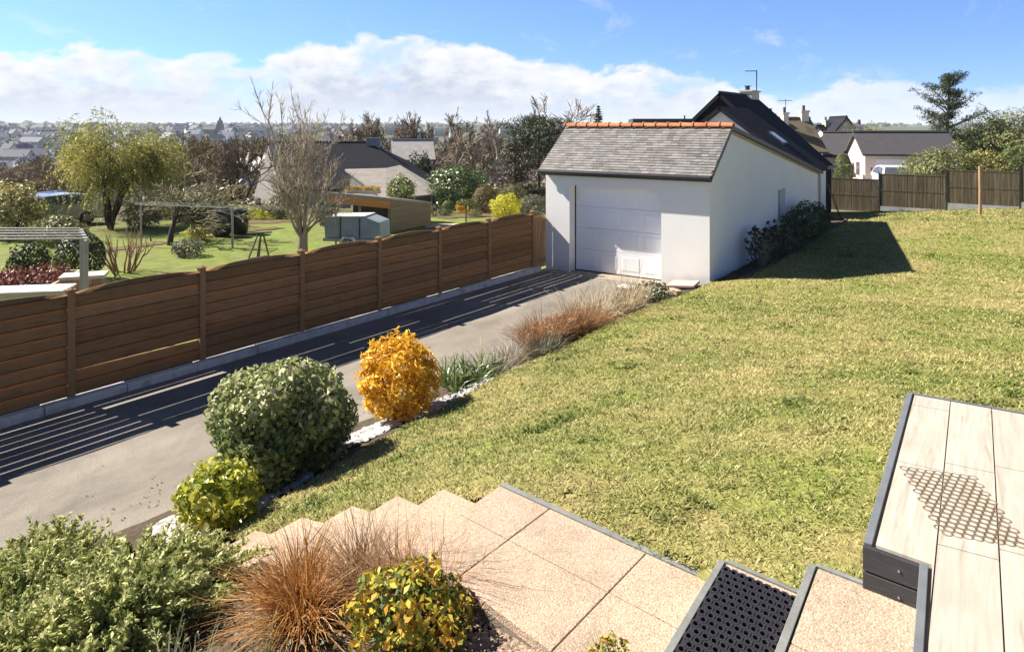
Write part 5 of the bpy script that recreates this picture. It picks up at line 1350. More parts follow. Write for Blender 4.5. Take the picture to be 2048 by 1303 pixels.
# border along the garage side wall
barkc = surf('bark_mulch', (.055, .03, .018), (.13, .075, .045), 18, .95, .8)
mb = MB(); rs = random.Random(6)
yy = 15.5
while yy < 27:
    l_ = rs.uniform(.35, .7); w_ = .05; x = XE(yy) - .03; z = L(x, yy) - .02; x2 = XE(yy + l_) - .03; z2 = L(x2, yy + l_) - .02
    mb.tint = rs.random(); mb.tube([(x + 5, yy - 15, z + .02), (x2 + 5, yy + l_ - 15, z2 + .02)], [.05, .055], 7); yy += l_ + .02
o = mb.build('log_edging', surf('log_brown', (.07, .045, .03), (.14, .095, .06), 8, .9, .6)); o.location = (-5, 15, 0)
tag(o, 'line of brown log edging between the lawn and the border along the garage side wall', 'edging')
hyd = leafmat('hydrangea_leaf', [(.02, .035, .012), (.05, .075, .025), (.09, .12, .04), (.16, .18, .08)], .2)
dead = leafmat('dead_flower', [(.03, .02, .015), (.06, .04, .028), (.11, .075, .05)], .1)
def hydrangea(px, X, h, w, n, seed, label, heads):
    p = bed(px, X); rg = np.random.default_rng(seed); t = empty('hydrangea', p); tag(t, label, 'shrub')
    mb = MB(); hp = []
    for i in range(heads):
        a = rg.uniform(0, 6.28); r_ = w * rg.uniform(.2, 1); e = Vector((math.cos(a) * r_ * .6, math.sin(a) * r_, h * rg.uniform(.6, 1.05))); mb.tint = rg.random()
        mb.tube([(e.x * .1, e.y * .2, -.05), (e.x * .5, e.y * .6, e.z * .55), e], [.010, .008, .006], 4); hp.append(e)
    mb.build('stem', twigp, t)
    for e in hp:
        Pn = np.array([*e]) + rg.normal(size=(26, 3)) * .021; V, F = leaf_quads(Pn, unit(rg.normal(size=Pn.shape)), .05, .8, rg); npmesh('flower_head', V, F, np.clip(rg.normal(.4, .3, len(Pn)), 0, 1).repeat(4), dead, t)
    foliage_ball('foliage', hyd, (w * .62, w, h * .5), n, .10, rg, t, .55, .2, .3, seed, (0, 0, h * .45), .8)
    return t
hydrangea(1525, -5.25, .85, .6, 330, 3, 'sparse hydrangea with brown dead heads nearest the garage front on the side wall', 26)
hydrangea(1572, -5.2, .72, .8, 700, 4, 'leafy hydrangea below the small window of the garage side wall', 24)
p = bed(1615, -5.2); shrub('green_bush', leafmat('bush_green', [(.02, .04, .012), (.045, .08, .022), (.08, .12, .04), (.14, .18, .07)], .2), (.5, 1.4, .52), 3600, .09, 44, label='dense green bush at the back end of the garage side wall', loc_=p, aspect=.4, lump=.2, up=.9)

# foreground ----------------------------------------------------------
def juniper():
    rg = np.random.default_rng(77); c0 = Vector((-4.95, 1.75, 0)); t = empty('juniper_hedge', (c0.x, c0.y, 0)); tag(t, 'big feathery grey-green juniper filling the lower left corner', 'shrub')
    Pn, Al, Tn = [], [], []
    lobes = []
    for i in range(56):
        u, v = rg.uniform(-1, 1), rg.uniform(-1, 1); x = -4.95 + u * 1.25; y = 1.4 + v * 1.15
        if x < -6.4 or sdist(x, y) > -.12 or x > -3.45: continue
        lobes.append((x, y, rg.uniform(.26, .44), rg.uniform(.26, .46)))
    for (x, y, r_, h_) in lobes:
        z0 = L(x, y); tl_ = rg.uniform(-.25, .25)
        for k_ in range(88):
            a = rg.uniform(0, 6.28); e = rg.uniform(.12, 1.35); d = np.array([math.cos(a) * math.cos(e), math.sin(a) * math.cos(e), math.sin(e)])
            p = np.array([x, y, z0 + h_ * .25]) + d * np.array([r_, r_, h_ * .55]) * rg.uniform(.35, .8)
            n = 15; v = unit(d * np.array([1, 1, .55]) + rg.normal(size=3) * .3); tt = rg.uniform(-.2, .2) + tl_
            Ls = rg.uniform(.16, .30)
            for j in range(n):
                f = j / n; q = p + v * f * Ls + np.array([0, 0, -.05]) * f * f
                for s2_ in range(3):
                    al = unit(v + rg.normal(size=3) * .55); Pn.append(q + al * .018 + rg.normal(size=3) * .006); Al.append(al); Tn.append(np.clip(.34 + tt + .42 * f + rg.normal() * .14, 0, 1))
    Pn, Al, Tn = np.array(Pn), np.array(Al), np.array(Tn); N_ = unit(rg.normal(size=Pn.shape) + np.array([0, 0, .7]))
    V, F = leaf_quads(Pn, N_, .046, .34, rg, along=Al)
    npmesh('foliage', V - np.array([c0.x, c0.y, 0]), F, Tn.repeat(4), leafmat('juniper_leaf', [(.08, .11, .03), (.19, .23, .07), (.34, .37, .12), (.56, .55, .25)], .25, .6), t)
    mb = MB()
    for (x, y, r_, h_) in lobes: mb.tube([(-4.6 - c0.x, 1.6 - c0.y, L(-4.6, 1.6) - .05), ((x - 4.6) / 2 - c0.x, (y + 1.6) / 2 - c0.y, L(x, y) + .12), (x - c0.x, y - c0.y, L(x, y) + h_ * .5)], [.03, .022, .01], 5)
    mb.build('branch', barkd, t); print('juniper', len(Pn), len(lobes))
juniper()
def fg(px, py, z): p = PZ(px, py, z); return Vector((p.x, p.y, L(p.x, p.y) - .02))
og = leafmat('orange_grass', [(.15, .06, .018), (.34, .145, .035), (.52, .27, .08), (.64, .44, .2)], .3, .55)
p = fg(612, 1225, 1.10); tuft_plant('bronze_grass', 'bronze-orange fountain of fine grass right of the juniper', 'plant', p,
    [dict(n=560, rg=rg, base=(dx, dy, 0), length=.38, spread=.95, width=.0085, droop=1.1, seg=7, base_r=.08, dirbias=(-.25, .1, 0), tangle=.14) for dx, dy in ((0, 0), (-.09, .05), (.06, -.08))], og)
p = fg(725, 1175, 1.15); tuft_plant('bronze_grass', 'bronze-tan grass tuft between the orange fountain grass and the leafy bush', 'plant', p,
    [dict(n=360, rg=rg, base=(0, 0, 0), length=.42, spread=.65, width=.0065, droop=.7, seg=7, base_r=.09, tangle=.13)], leafmat('tan_grass', [(.12, .07, .03), (.25, .16, .08), (.42, .29, .17), (.52, .42, .28)], .3, .55))
p = fg(835, 1235, 1.2); tuft_plant('tan_grass', 'tan grass spraying out around the yellow-green leafy bush', 'plant', p,
    [dict(n=330, rg=rg, base=(dx, dy, 0), length=.36, spread=.85, width=.0065, droop=.8, seg=7, base_r=.10, tangle=.13) for dx, dy in ((-.10, 0), (.10, .03))], leafmat('pink_grass', [(.20, .09, .04), (.38, .19, .09), (.50, .30, .15), (.60, .42, .24)], .3, .55))
eu = leafmat('mixed_euonymus', [(.03, .05, .015), (.10, .15, .04), (.30, .30, .05), (.62, .46, .05), (.62, .30, .06)], .25, .5, .2)
p = fg(820, 1300, 1.22); shrub('leafy_bush', eu, (.27, .25, .17), 2200, .038, 51, label='small glossy bush of green and yellow leaves among the bronze grasses', loc_=p, aspect=.55, lump=.2, inner=.4, up=.95, jit=.8)
p = fg(1222, 1385, 1.38); shrub('yellow_bush', eu, (.085, .085, .10), 420, .028, 52, label='small yellow-green bush poking over the landing at the bottom edge', loc_=p, aspect=.45, lump=.25, inner=.4, up=.9, jit=.9)
tuft_plant('sedge_fringe', 'thin bronze blades around the small yellow-green bush at the bottom edge', 'plant', p, [dict(n=90, rg=rg, base=(0, 0, 0), length=.2, spread=.9, width=.003, droop=.5, seg=4, base_r=.04)], og)
pale = leafmat('pale_blade', [(.16, .20, .09), (.34, .38, .20), (.55, .55, .36)], .3, .4)
for i, (px, lab) in enumerate(((330, 'pale upright iris blades at the bottom edge under the juniper'), (395, 'taller pale iris blades left of the bronze fountain grass'), (520, 'narrow pale blades at the bottom edge below the bronze fountain grass'))):
    p = fg(px, 1330, 1.05); tuft_plant('iris', lab, 'plant', p, [dict(n=9, rg=rg, base=(0, 0, 0), length=.34, spread=.35, width=.013, droop=.2, seg=4, base_r=.07)], pale)
p = fg(960, 1215, 1.3); tuft_plant('sedge', 'wispy green-brown sedge where the gravel meets the landing', 'plant', p, [dict(n=110, rg=rg, base=(0, 0, 0), length=.2, spread=1.1, width=.0045, droop=.8, seg=4, base_r=.05)], straw)
# ground cover filling the near bed
Vv = []
rgc = np.random.default_rng(3); pts = []
while len(pts) < 3600:
    x, y = rgc.uniform(-4.2, -.9), rgc.uniform(.6, 3.1)
    if x > -2.3 and rgc.random() > .35: continue
    if sdist(x, y) < -.06: pts.append((x, y, L(x, y) + rgc.uniform(0, .06)))
pts = np.array(pts); V, F = leaf_quads(pts, unit(rgc.normal(size=pts.shape) + np.array([0, 0, 1.2])), .03, .5, rgc)
tag(npmesh('ground_cover', V, F, np.clip(rgc.normal(.4, .25, len(pts)), 0, 1).repeat(4), leafmat('leaf_litter', [(.03, .028, .012), (.09, .075, .03), (.20, .15, .08), (.32, .26, .16)], .2)), kind='stuff')

# ================================================================== NEIGHBOUR'S GARDEN
gmetal = surf('galvanised', (.22, .22, .21), (.32, .32, .31), 5, .45, .1, metal=.3)
fr_ = empty('drying_frame', (*W(172, 13), 0), YAW, 'grey metal frame with parallel drying lines at the left behind the fence', 'drying frame')
x1_, y1_ = 0, 0; top_ = 1.5
mb = MB(); mb.tube([(0, 0, -.6), (0, 0, top_)], .04, 8); mb.build('post', gmetal, fr_)
mb = MB(); mb.tube([(-.72, 1.1, -.6), (-.72, 1.1, top_)], .035, 8); mb.build('post', gmetal, fr_)
mb = MB(); mb.tube([(-4.2, -.2, -.6), (-4.2, -.2, top_)], .035, 8); mb.build('post', gmetal, fr_)
mb = MB(); mb.tube([(0.12, -.15, top_), (-.85, 1.3, top_)], .035, 6); mb.build('rail', gmetal, fr_)
mb = MB(); mb.tube([(-4.2, -.4, top_ + .0), (-4.9, 1.3, top_)], .035, 6); mb.build('rail', gmetal, fr_)
mb = MB(); mb.tube([(0, 0, top_ - .35), (-.3, -.02, top_ - .01)], .015, 5); mb.build('brace', gmetal, fr_)
for i in range(5):
    u = i / 4; mb = MB(); mb.tube([(.1 - .9 * u, -.1 + 1.3 * u, top_ + .04), (-4.3 - .6 * u, -.3 + 1.5 * u, top_ + .04)], .016, 5); mb.build('line_bar', gmetal, fr_)
# A-frame
p = W(505, 19); af = empty('a_frame', (p[0], p[1], G(*p)), YAW, 'dark green metal A-frame trestle on the grass left of the many-stemmed tree', 'trestle')
gm_ = surf('dark_green_metal', (.05, .07, .05), (.08, .1, .07), 5, .5)
for a, b_ in (((-.35, 0), (.05, .3)), ((.02, 0), (.12, .3)), ((-.15, .8), (.1, .35)), ((.3, .8), (.15, .35))):
    mb = MB(); mb.tube([(a[0], a[1], 0), (b_[0], b_[1], 1.25)], .022, 6); mb.build('leg', gm_, af)
mb = MB(); mb.tube([(-.1, .1, .62), (.22, .5, .62)], .018, 6); mb.build('brace', gm_, af)
mb = MB(); mb.tube([(-.15, .2, 1.25), (.35, .45, 1.25)], .022, 6); mb.build('crossbar', gm_, af)
# washing lines
wl_ = empty('washing_line', (*W(465, 25), G(*W(465, 25))), YAW, 'pale washing lines stretched on posts in front of the black water butts', 'washing line')
mb = MB(); mb.tube([(0, 0, 0), (0, 0, 1.45)], .04, 7); mb.build('post', gmetal, wl_)
mb = MB(); mb.tube([(-3.4, .6, 0), (-3.4, .6, 1.5)], .035, 7); mb.build('post', gmetal, wl_)
mb = MB(); mb.tube([(3.6, -.4, 0), (3.6, -.4, 1.4)], .035, 7); mb.build('post', gmetal, wl_)
for i in range(4):
    dy = -.45 + .3 * i; mb = MB(); mb.tube([(-3.4, .6 + dy, 1.48), (0, dy, 1.42), (3.6, -.4 + dy, 1.36)], .007, 5); mb.build('line', gmetal, wl_)
mb = MB(); mb.tube([(0, -.55, 1.43), (0, .55, 1.43)], .02, 5); mb.build('crossarm', gmetal, wl_)
# black water butts
blk = surf('black_plastic', (.012, .012, .013), (.02, .02, .022), 4, .4, spec=.5)
for i, (px, zc, lab) in enumerate(((443, 28, 'left one of the two black water butts under the washing lines'), (478, 28.6, 'right one of the two black water butts under the washing lines'))):
    p = W(px, zc); t = empty('water_butt', (p[0], p[1], G(*p)), 0, lab, 'water butt', 'black water butts')
    mb = MB(); mb.lathe((0, 0, 0), [(.26, 0), (.33, .1), (.36, .5), (.33, .85), (.30, .92)], 14); mb.build('barrel', blk, t, smooth=True)
    mb = MB(); mb.lathe((0, 0, .922), [(.33, 0), (.32, .05), (.08, .09)], 14); mb.build('lid', blk, t)
# brick block
p = PZ(172, 572, -.35); p = W(168, 17.2); bb = empty('brick_planter', (p[0], p[1], G(*p)), YAW + .35, 'low brick and stone block beside the right post of the drying frame', 'planter')
mb = MB(); rs = random.Random(9)
for r_ in range(4):
    for c_ in range(4):
        mb.tint = rs.random(); mb.b6(-.42 + c_ * .21 + .004, -.42 + (c_ + 1) * .21 - .004, -.25, .25, r_ * .13 + .003, (r_ + 1) * .13 - .003)
mb.build('brickwork', surf('garden_brick', (.34, .20, .14), (.46, .30, .22), 4, .9, .3, tintamt=.6), bb)
mb = MB(); mb.b6(-.47, .47, -.3, .3, .522, .60); mb.build('coping', surf('coping_stone', (.5, .44, .38), (.6, .54, .47), 4, .9, .3), bb, bevel=.01)
# raised bed with red plants and a white lid
p = W(40, 17.0); rb = empty('raised_bed', (p[0], p[1], -.42), YAW + .2, 'raised bed of dark red plants edged with pale boards at the far left', 'raised bed')
edge = surf('bed_board', (.45, .36, .26), (.55, .46, .34), 4, .9)
for a in ((-1.5, 1.0, -.9, -.84), (-1.5, 1.0, .84, .9)):
    mb = MB(); mb.b6(a[0], a[1], a[2], a[3], 0, .42); mb.build('board', edge, rb)
for a in ((-1.5, -1.44), (.94, 1.0)):
    mb = MB(); mb.b6(a[0], a[1], -.838, .838, 0, .42); mb.build('board', edge, rb)
rg2 = np.random.default_rng(66); n = 2600; pts = np.stack([rg2.uniform(-1.35, .85, n), rg2.uniform(-.75, .75, n), .36 + rg2.random(n) ** 2 * .28], 1)
V, F = leaf_quads(pts, unit(rg2.normal(size=pts.shape) + np.array([0, 0, .8])), .075, .6, rg2); npmesh('red_foliage', V, F, np.clip(rg2.normal(.5, .3, n), 0, 1).repeat(4), leafmat('red_leaf', [(.04, .02, .015), (.12, .035, .025), (.26, .06, .05), (.22, .13, .09)], .2), rb)
mb = MB(); mb.b6(-1.44, .94, -.838, .838, 0, .34); mb.build('soil', soil, rb)
p = W(62, 15.3); mb = MB(); mb.b6(-.75, .75, -.35, .35, 0, .03); 
cf = empty('cold_frame', (p[0], p[1], .0), YAW + .18, 'white-lidded cold frame just behind the left end of the fence', 'cold frame')
mb.v = [(x, y, z + .48) for x, y, z in mb.v]; mb.build('lid', surf('white_lid', (.72, .72, .72), (.8, .8, .8), 3, .4), cf, bevel=.01)
mb = MB(); mb.b6(-.72, .72, -.32, .32, -.5, .475); mb.build('box', edge, cf); cf.location.z = -.36
# shed with flat roof, trailer
SZ = 29.0
def qq(px, py, dz=0): zc = SZ + dz; return ((px - CX) / FPX * zc, dz, EYE - zc * (py - HY) / FPX)
cp_ = empty('carport', (*cw(0, SZ), 0), YAW, 'flat-roofed wooden carport with orange-brown fascia behind the covered trailer', 'carport')
a, b_, c_ = qq(655, 384), qq(782, 396), qq(855, 402)
wood_o = surf('orange_wood', (.36, .15, .05), (.48, .22, .08), 3, .8, .3, stretch=(.3, 3, 3)); wood_g = surf('weathered_board', (.16, .125, .085), (.24, .19, .13), 2, .9, .5, stretch=(.4, .4, 6), tintamt=.4)
mb = MB(); mb.hull8([(a[0], 0, a[2] - .1), (b_[0], -.0, b_[2] - .1), (c_[0] - .1, 2.6, H(404, SZ + 2.6) - .1), (a[0] + .4, 3.4, H(387, SZ + 3.4) - .1)], [(a[0], 0, a[2]), (b_[0], 0, b_[2]), (c_[0] - .1, 2.6, H(404, SZ + 2.6)), (a[0] + .4, 3.4, H(387, SZ + 3.4))])
mb.build('roof', surf('roof_felt', (.20, .19, .17), (.28, .26, .23), 3, .9), cp_)
mb = MB(); mb.hull8([(a[0] + .02, .01, a[2] - .42), (b_[0] - .02, .01, b_[2] - .42), (b_[0] - .02, .06, b_[2] - .42), (a[0] + .02, .06, a[2] - .42)], [(a[0] + .02, .01, a[2] - .11), (b_[0] - .02, .01, b_[2] - .11), (b_[0] - .02, .06, b_[2] - .11), (a[0] + .02, .06, a[2] - .11)]); mb.build('fascia', wood_o, cp_)
mb = MB(); mb.hull8([(b_[0], 0, -1), (c_[0] - .15, 2.55, -1), (c_[0] - .2, 2.65, -1), (b_[0] - .06, .06, -1)], [(b_[0], 0, b_[2] - .11), (c_[0] - .15, 2.55, H(404, SZ + 2.6) - .1), (c_[0] - .2, 2.65, H(404, SZ + 2.6) - .1), (b_[0] - .06, .06, b_[2] - .11)]); mb.build('side_wall', wood_g, cp_)
mb = MB(); mb.b6(a[0] + .4, b_[0], 2.8, 2.86, -1, a[2] - .5); mb.build('back_wall', surf('dark_board', (.05, .04, .03), (.08, .065, .05), 3), cp_)
for x in (a[0] + .06, (a[0] + b_[0]) / 2, b_[0] - .08):
    mb = MB(); mb.b6(x - .05, x + .05, .07, .17, -1, a[2] - .3); mb.build('post', wood_g, cp_)
# flowers on the carport roof edge belong to a planted trough
p = qq(725, 384, 1.6); tr = empty('roof_trough', (*cw(p[0], SZ + 1.6), p[2] + .0), YAW, 'trough of yellow and pink flowers along the back of the carport roof', 'planter')
mb = MB(); mb.b6(-.75, .75, -.12, .12, -.06, .08); mb.build('trough', edge, tr)
rg2 = np.random.default_rng(67); n = 900; pts = np.stack([rg2.uniform(-.75, .75, n), rg2.uniform(-.15, .15, n), .08 + rg2.random(n) * .17], 1); V, F = leaf_quads(pts, unit(rg2.normal(size=pts.shape) + np.array([0, 0, .8])), .06, .7, rg2)
npmesh('flowers', V, F, np.clip(rg2.normal(.5, .3, n), 0, 1).repeat(4), leafmat('trough_flowers', [(.10, .13, .03), (.35, .33, .05), (.7, .5, .05), (.6, .2, .2)], .3), tr)
# trailer
p = W(716, 25); tl_ = empty('covered_trailer', (p[0], p[1], G(*p)), YAW + R(-9), 'small box trailer under a pale blue-grey tarpaulin in front of the carport', 'trailer')
tarp = surf('tarpaulin', (.17, .215, .25), (.24, .29, .33), 2.2, .6, .6, bscale=5, spec=.4)
Z0 = .45; mb = MB(); vs = []
for i, (x, z) in enumerate(((-1.02, 0), (-1.05, .72), (-.98, .80), (.45, .84), (1.0, .62), (1.02, 0))): vs.append((x, z))
n = len(vs); mb.add([(x, -.55, Z0 + z) for x, z in vs] + [(x, .55, Z0 + z) for x, z in vs], [tuple(range(n - 1, -1, -1)), tuple(range(n, 2 * n))] + [(i, (i + 1) % n, n + (i + 1) % n, n + i) for i in range(n)])
mb.build('tarp_cover', tarp, tl_, bevel=.03)
mb = MB(); mb.hull8([(-1.0, -.57, Z0 + .80), (.45, -.57, Z0 + .845), (.45, .57, Z0 + .845), (-1.0, .57, Z0 + .80)], [(-1.0, -.57, Z0 + .83), (.45, -.57, Z0 + .875), (.45, .57, Z0 + .875), (-1.0, .57, Z0 + .83)]); mb.build('tarp_top', surf('tarp_pale', (.40, .42, .43), (.5, .52, .52), 3, .6), tl_)
for x in (-.45, .25):
    mb = MB(); mb.b6(x, x + .04, -.575, -.552, Z0 + .0, Z0 + .82); mb.build('strap', blk, tl_)
mb = MB(); mb.b6(-1.06, 1.06, -.60, .60, Z0 - .12, Z0 - .002); mb.build('chassis', gmetal, tl_)
for s_ in (-1, 1):
    mb = MB(); mb.hull8([(-.42, s_ * .62, .28), (-.3, s_ * .62, .52), (.1, s_ * .62, .52), (.22, s_ * .62, .28)], [(-.42, s_ * .76, .28), (-.3, s_ * .76, .52), (.1, s_ * .76, .52), (.22, s_ * .76, .28)]); mb.build('mudguard', surf('pale_guard', (.5, .55, .58), (.55, .6, .62), 4, .5), tl_)
    mb = MB(); mb.v = []; pr = [(.1, -.07), (.24, -.07), (.26, -.04), (.26, .04), (.24, .07), (.1, .07)]
    nn = 16; vs = [(-.1 + r_ * math.cos(2 * math.pi * j / nn), s_ * .69 + yo, .26 + r_ * math.sin(2 * math.pi * j / nn)) for r_, yo in pr for j in range(nn)]
    mb.add(vs, [(i * nn + j, i * nn + (j + 1) % nn, (i + 1) * nn + (j + 1) % nn, (i + 1) * nn + j) for i in range(5) for j in range(nn)] + [tuple(range(nn)), tuple(5 * nn + j for j in range(nn))]); mb.build('wheel', blk, tl_)
mb = MB(); mb.tube([(1.05, 0, Z0 - .06), (1.75, 0, Z0 - .08)], .035, 6); mb.build('drawbar', gmetal, tl_); tl_.scale = (.95, .95, .86)

# cars
def car(name, label, body, loc_, rz, cat='car', group=None):
    t = empty(name, loc_, rz, label, cat, group)
    prof = [(-2.05, .30), (-2.08, .62), (-1.95, .86), (-1.15, .98), (-.55, 1.40), (.75, 1.46), (1.45, 1.38), (1.92, .98), (2.02, .70), (2.0, .30)]
    mb = MB(); n = len(prof)
    def wdt(z): return .86 if z < 1.0 else .86 - (z - 1.0) * .48
    vs = [(x, -wdt(z), z) for x, z in prof] + [(x, wdt(z), z) for x, z in prof]
    mb.add(vs, [tuple(range(n - 1, -1, -1)), tuple(range(n, 2 * n))] + [(i, (i + 1) % n, n + (i + 1) % n, n + i) for i in range(n)])
    mb.build('body', body, t, bevel=.05)
    for s_ in (-1, 1):
        mb = MB(); pts = [(-1.0, 1.01), (-.52, 1.34), (.1, 1.39), (.1, 1.01)]; q2 = [(.16, 1.01), (.16, 1.39), (.75, 1.39), (1.35, 1.30), (1.6, 1.03)]
        for pl_ in (pts, q2): mb.add([(x, s_ * (wdt(z) + .006), z) for x, z in pl_], [tuple(range(len(pl_)))])
        mb.build('side_window', winm, t)
    mb = MB(); mb.add([(-1.13, -.78, 1.015), (-1.13, .78, 1.015), (-.57, .62, 1.395), (-.57, -.62, 1.395)], [(0, 1, 2, 3)]); mb.v = [(x - .02, y, z + .012) for x, y, z in mb.v]; mb.build('windscreen', winm, t)
    mb = MB(); mb.add([(1.90, -.76, 1.02), (1.90, .76, 1.02), (1.50, .62, 1.35), (1.50, -.62, 1.35)], [(0, 1, 2, 3)]); mb.v = [(x + .02, y, z + .012) for x, y, z in mb.v]; mb.build('rear_window', winm, t)
    for sx in (-1.3, 1.28):
        for s_ in (-1, 1):
            nn = 14; pr = [(.12, -.1), (.30, -.1), (.32, -.06), (.32, .06), (.30, .1), (.12, .1)]
            vs = [(sx + r_ * math.cos(2 * math.pi * j / nn), s_ * .80 + yo, .32 + r_ * math.sin(2 * math.pi * j / nn)) for r_, yo in pr for j in range(nn)]
            mb = MB(); mb.add(vs, [(i * nn + j, i * nn + (j + 1) % nn, (i + 1) * nn + (j + 1) % nn, (i + 1) * nn + j) for i in range(5) for j in range(nn)]); w_ = mb.build('wheel', blk, t)
            mb = MB(); mb.lathe((0, 0, 0), [(.19, -.02), (.17, .02), (.05, .03)], 10); mb.v = [(sx + x, s_ * (.895 + z), .32 + y) for x, y, z in mb.v]; mb.build('rim', gmetal, w_)
    for s_ in (-1, 1):
        mb = MB(); mb.box((-2.03, s_ * .62, .70), (.06, .32, .14)); mb.build('headlight', surf('lamp_clear', (.6, .62, .65), (.7, .72, .75), 4, .1, spec=.9), t, bevel=.02)
    return t
cz = W(103, 39); car('parked_car', 'dark blue car half hidden by the left side of the willow', surf('car_dark', (.02, .022, .035), (.03, .032, .05), 3, .2, spec=.8), (cz[0], cz[1], G(*cz)), YAW + R(60))
cz = W(98, 33.5); car('parked_car', 'silver car below the dark blue car at the foot of the willow', surf('car_silver', (.35, .36, .38), (.4, .41, .43), 3, .25, spec=.8, metal=.3), (cz[0], cz[1], G(*cz)), YAW + R(50))
cz = W(1790, 40.5); car('parked_car', 'white car parked at the white door of the pinkish garage', surf('car_white', (.75, .76, .78), (.8, .81, .83), 3, .2, spec=.8), (cz[0], cz[1], G(*cz)), YAW + R(75))

# topiary and shrubs of the gardens -----------------------------------
shrub('clipped_bush', dkgreen, (.62, .6, .68), 4200, .07, 61, 160, zc=19.5, label='dark clipped bush with ivy top behind the drying frame posts', lump=.05, inner=.8, jit=.4, up=.9)
shrub('evergreen_shrub', dkgreen, (.6, .5, .5), 1800, .09, 62, 60, zc=20, label='loose dark evergreen shrub under the drying lines at far left')
shrub('yellowish_shrub', leafmat('yellowish', [(.10, .10, .03), (.22, .20, .06), (.36, .32, .12), (.5, .44, .2)], .3), (1.1, 1.0, 1.15), 3600, .14, 63, 25, zc=28, label='yellow-green shrub with pale leaf clusters at the left edge', lump=.25, inner=.5)
shrub('low_hedge', olive, (1.6, .7, .55), 2400, .12, 64, 120, zc=26, label='low olive hedge at the foot of the willow')
shrub('low_hedge', midgreen, (2.6, .8, .6), 3200, .12, 65, 400, zc=33, label='green hedge behind the apple tree')
shrub('yellow_hedge', lime, (.5, .5, .22), 900, .07, 66, 392, zc=27.5, label='small yellow-green clump right of the apple tree trunk')
shrub('grey_shrub', greyg, (.55, .5, .3), 1500, .07, 67, 375, 512, label='low grey-green shrub on the lawn in front of the apple tree')
t = bare_tree('coppiced_shrub', 71, 1.35, .3, (3, 4), 2, .03, surf('stem_brown', (.20, .12, .07), (.3, .2, .12), 4, .9, tintamt=.4), surf('stem_brown2', (.24, .15, .09), (.34, .23, .14), 4, .9, tintamt=.4), stems=13, upb=.4, stemspread=.55, trunk_frac=.45)
put(t, 247, zc=20.6, label='coppiced shrub of bare brown stems on the lawn right of the clipped bush', cat='shrub')
shrub('camellia', leafmat('glossy_green', [(.02, .045, .012), (.055, .10, .025), (.12, .17, .05), (.26, .30, .12)], .2, .35, .5), (1.9, 1.5, 1.35), 7000, .13, 72, 915, zc=41, label='large glossy green camellia above the topiary beds', lump=.22, inner=.5)
shrub('clipped_dome', rust, (.70, .68, .75), 4500, .06, 73, 970, zc=38, label='brown-green clipped dome shrub behind the yellow bush', lump=.03, inner=.85, jit=.3)
shrub('clipped_ball', midgreen, (.36, .35, .36), 1500, .05, 74, 897, zc=38, label='small green clipped ball left of the small golden ball', lump=.03, inner=.85, jit=.3)
shrub('golden_ball', goldl, (.34, .32, .28), 1100, .05, 75, 924, zc=38.4, label='small golden ball shrub between the green ball and the brown dome', lump=.05, inner=.8)
shrub('yellow_bush', leafmat('bright_yellow', [(.35, .33, .02), (.60, .56, .04), (.75, .70, .08)], .3), (.78, .6, .64), 4500, .07, 76, 1012, zc=33.5, label='bright yellow bush just behind the fence left of the garage', lump=.15, inner=.6)
shrub('dark_clipped_bush', olive, (.95, .8, .72), 3600, .08, 77, 1028, zc=43, label='olive clipped bush behind the brown dome', lump=.08, inner=.7)
shrub('grey_bush', greyg, (.8, .7, .62), 3000, .08, 78, 1068, zc=34, label='grey-green bush between the yellow bush and the garage wall')
shrub('dark_shrub', dkgreen, (.95, .8, .5), 2400, .09, 79, 1080, zc=46, label='dark shrub against the garage wall, above the grey-green bush')
shrub('rosette_shrub', leafmat('rosette', [(.05, .08, .02), (.12, .17, .04), (.26, .29, .09), (.45, .44, .2)], .25), (.68, .6, .6), 1800, .14, 80, 802, zc=33, label='pale green rosette-leaved shrub behind the carport roof', lump=.2, aspect=.35, lift=.95)
for i, (px, zc, r_, m_, lab) in enumerate(((870, 36, .5, greyg, 'grey-green low shrub left of the small green ball'), (950, 35.5, .35, olive, 'low olive cushion below the brown dome'), (890, 36.5, .3, midgreen, 'low green cushion in front of the small green ball'), (850, 39.5, .45, olive, 'olive low shrub beside the lean-to roof'))):
    shrub('cushion_shrub', m_, (r_ * 1.3, r_, r_ * .6), 700, .06, 90 + i, px, zc=zc, label=lab)
rgb = np.random.default_rng(5)
# little standard tree
p = W(932, 31); st_ = empty('standard_tree', (p[0], p[1], G(*p))); tag(st_, 'tiny standard tree with flat green head left of the bright yellow bush', 'tree')
mb = MB(); mb.tube([(0, 0, 0), (0, 0, .95)], .03, 6); mb.build('trunk', barkd, st_); foliage_ball('crown', midgreen, (.42, .4, .14), 600, .07, rgb, st_, centre=(0, 0, 1.0))
# dark conifer by the cottage
shrub('dark_conifer', dkgreen, (1.0, .9, 1.7), 3200, .16, 95, 842, zc=50, label='dark ivy-clad conifer right of the white cottage', cat='tree', up=.95, lump=.25)
shrub('dark_conifer', dkgreen, (.9, .8, 1.1), 2400, .16, 96, 880, zc=52, label='lower dark evergreen right of the ivy-clad conifer', cat='tree', up=.9, lump=.2)

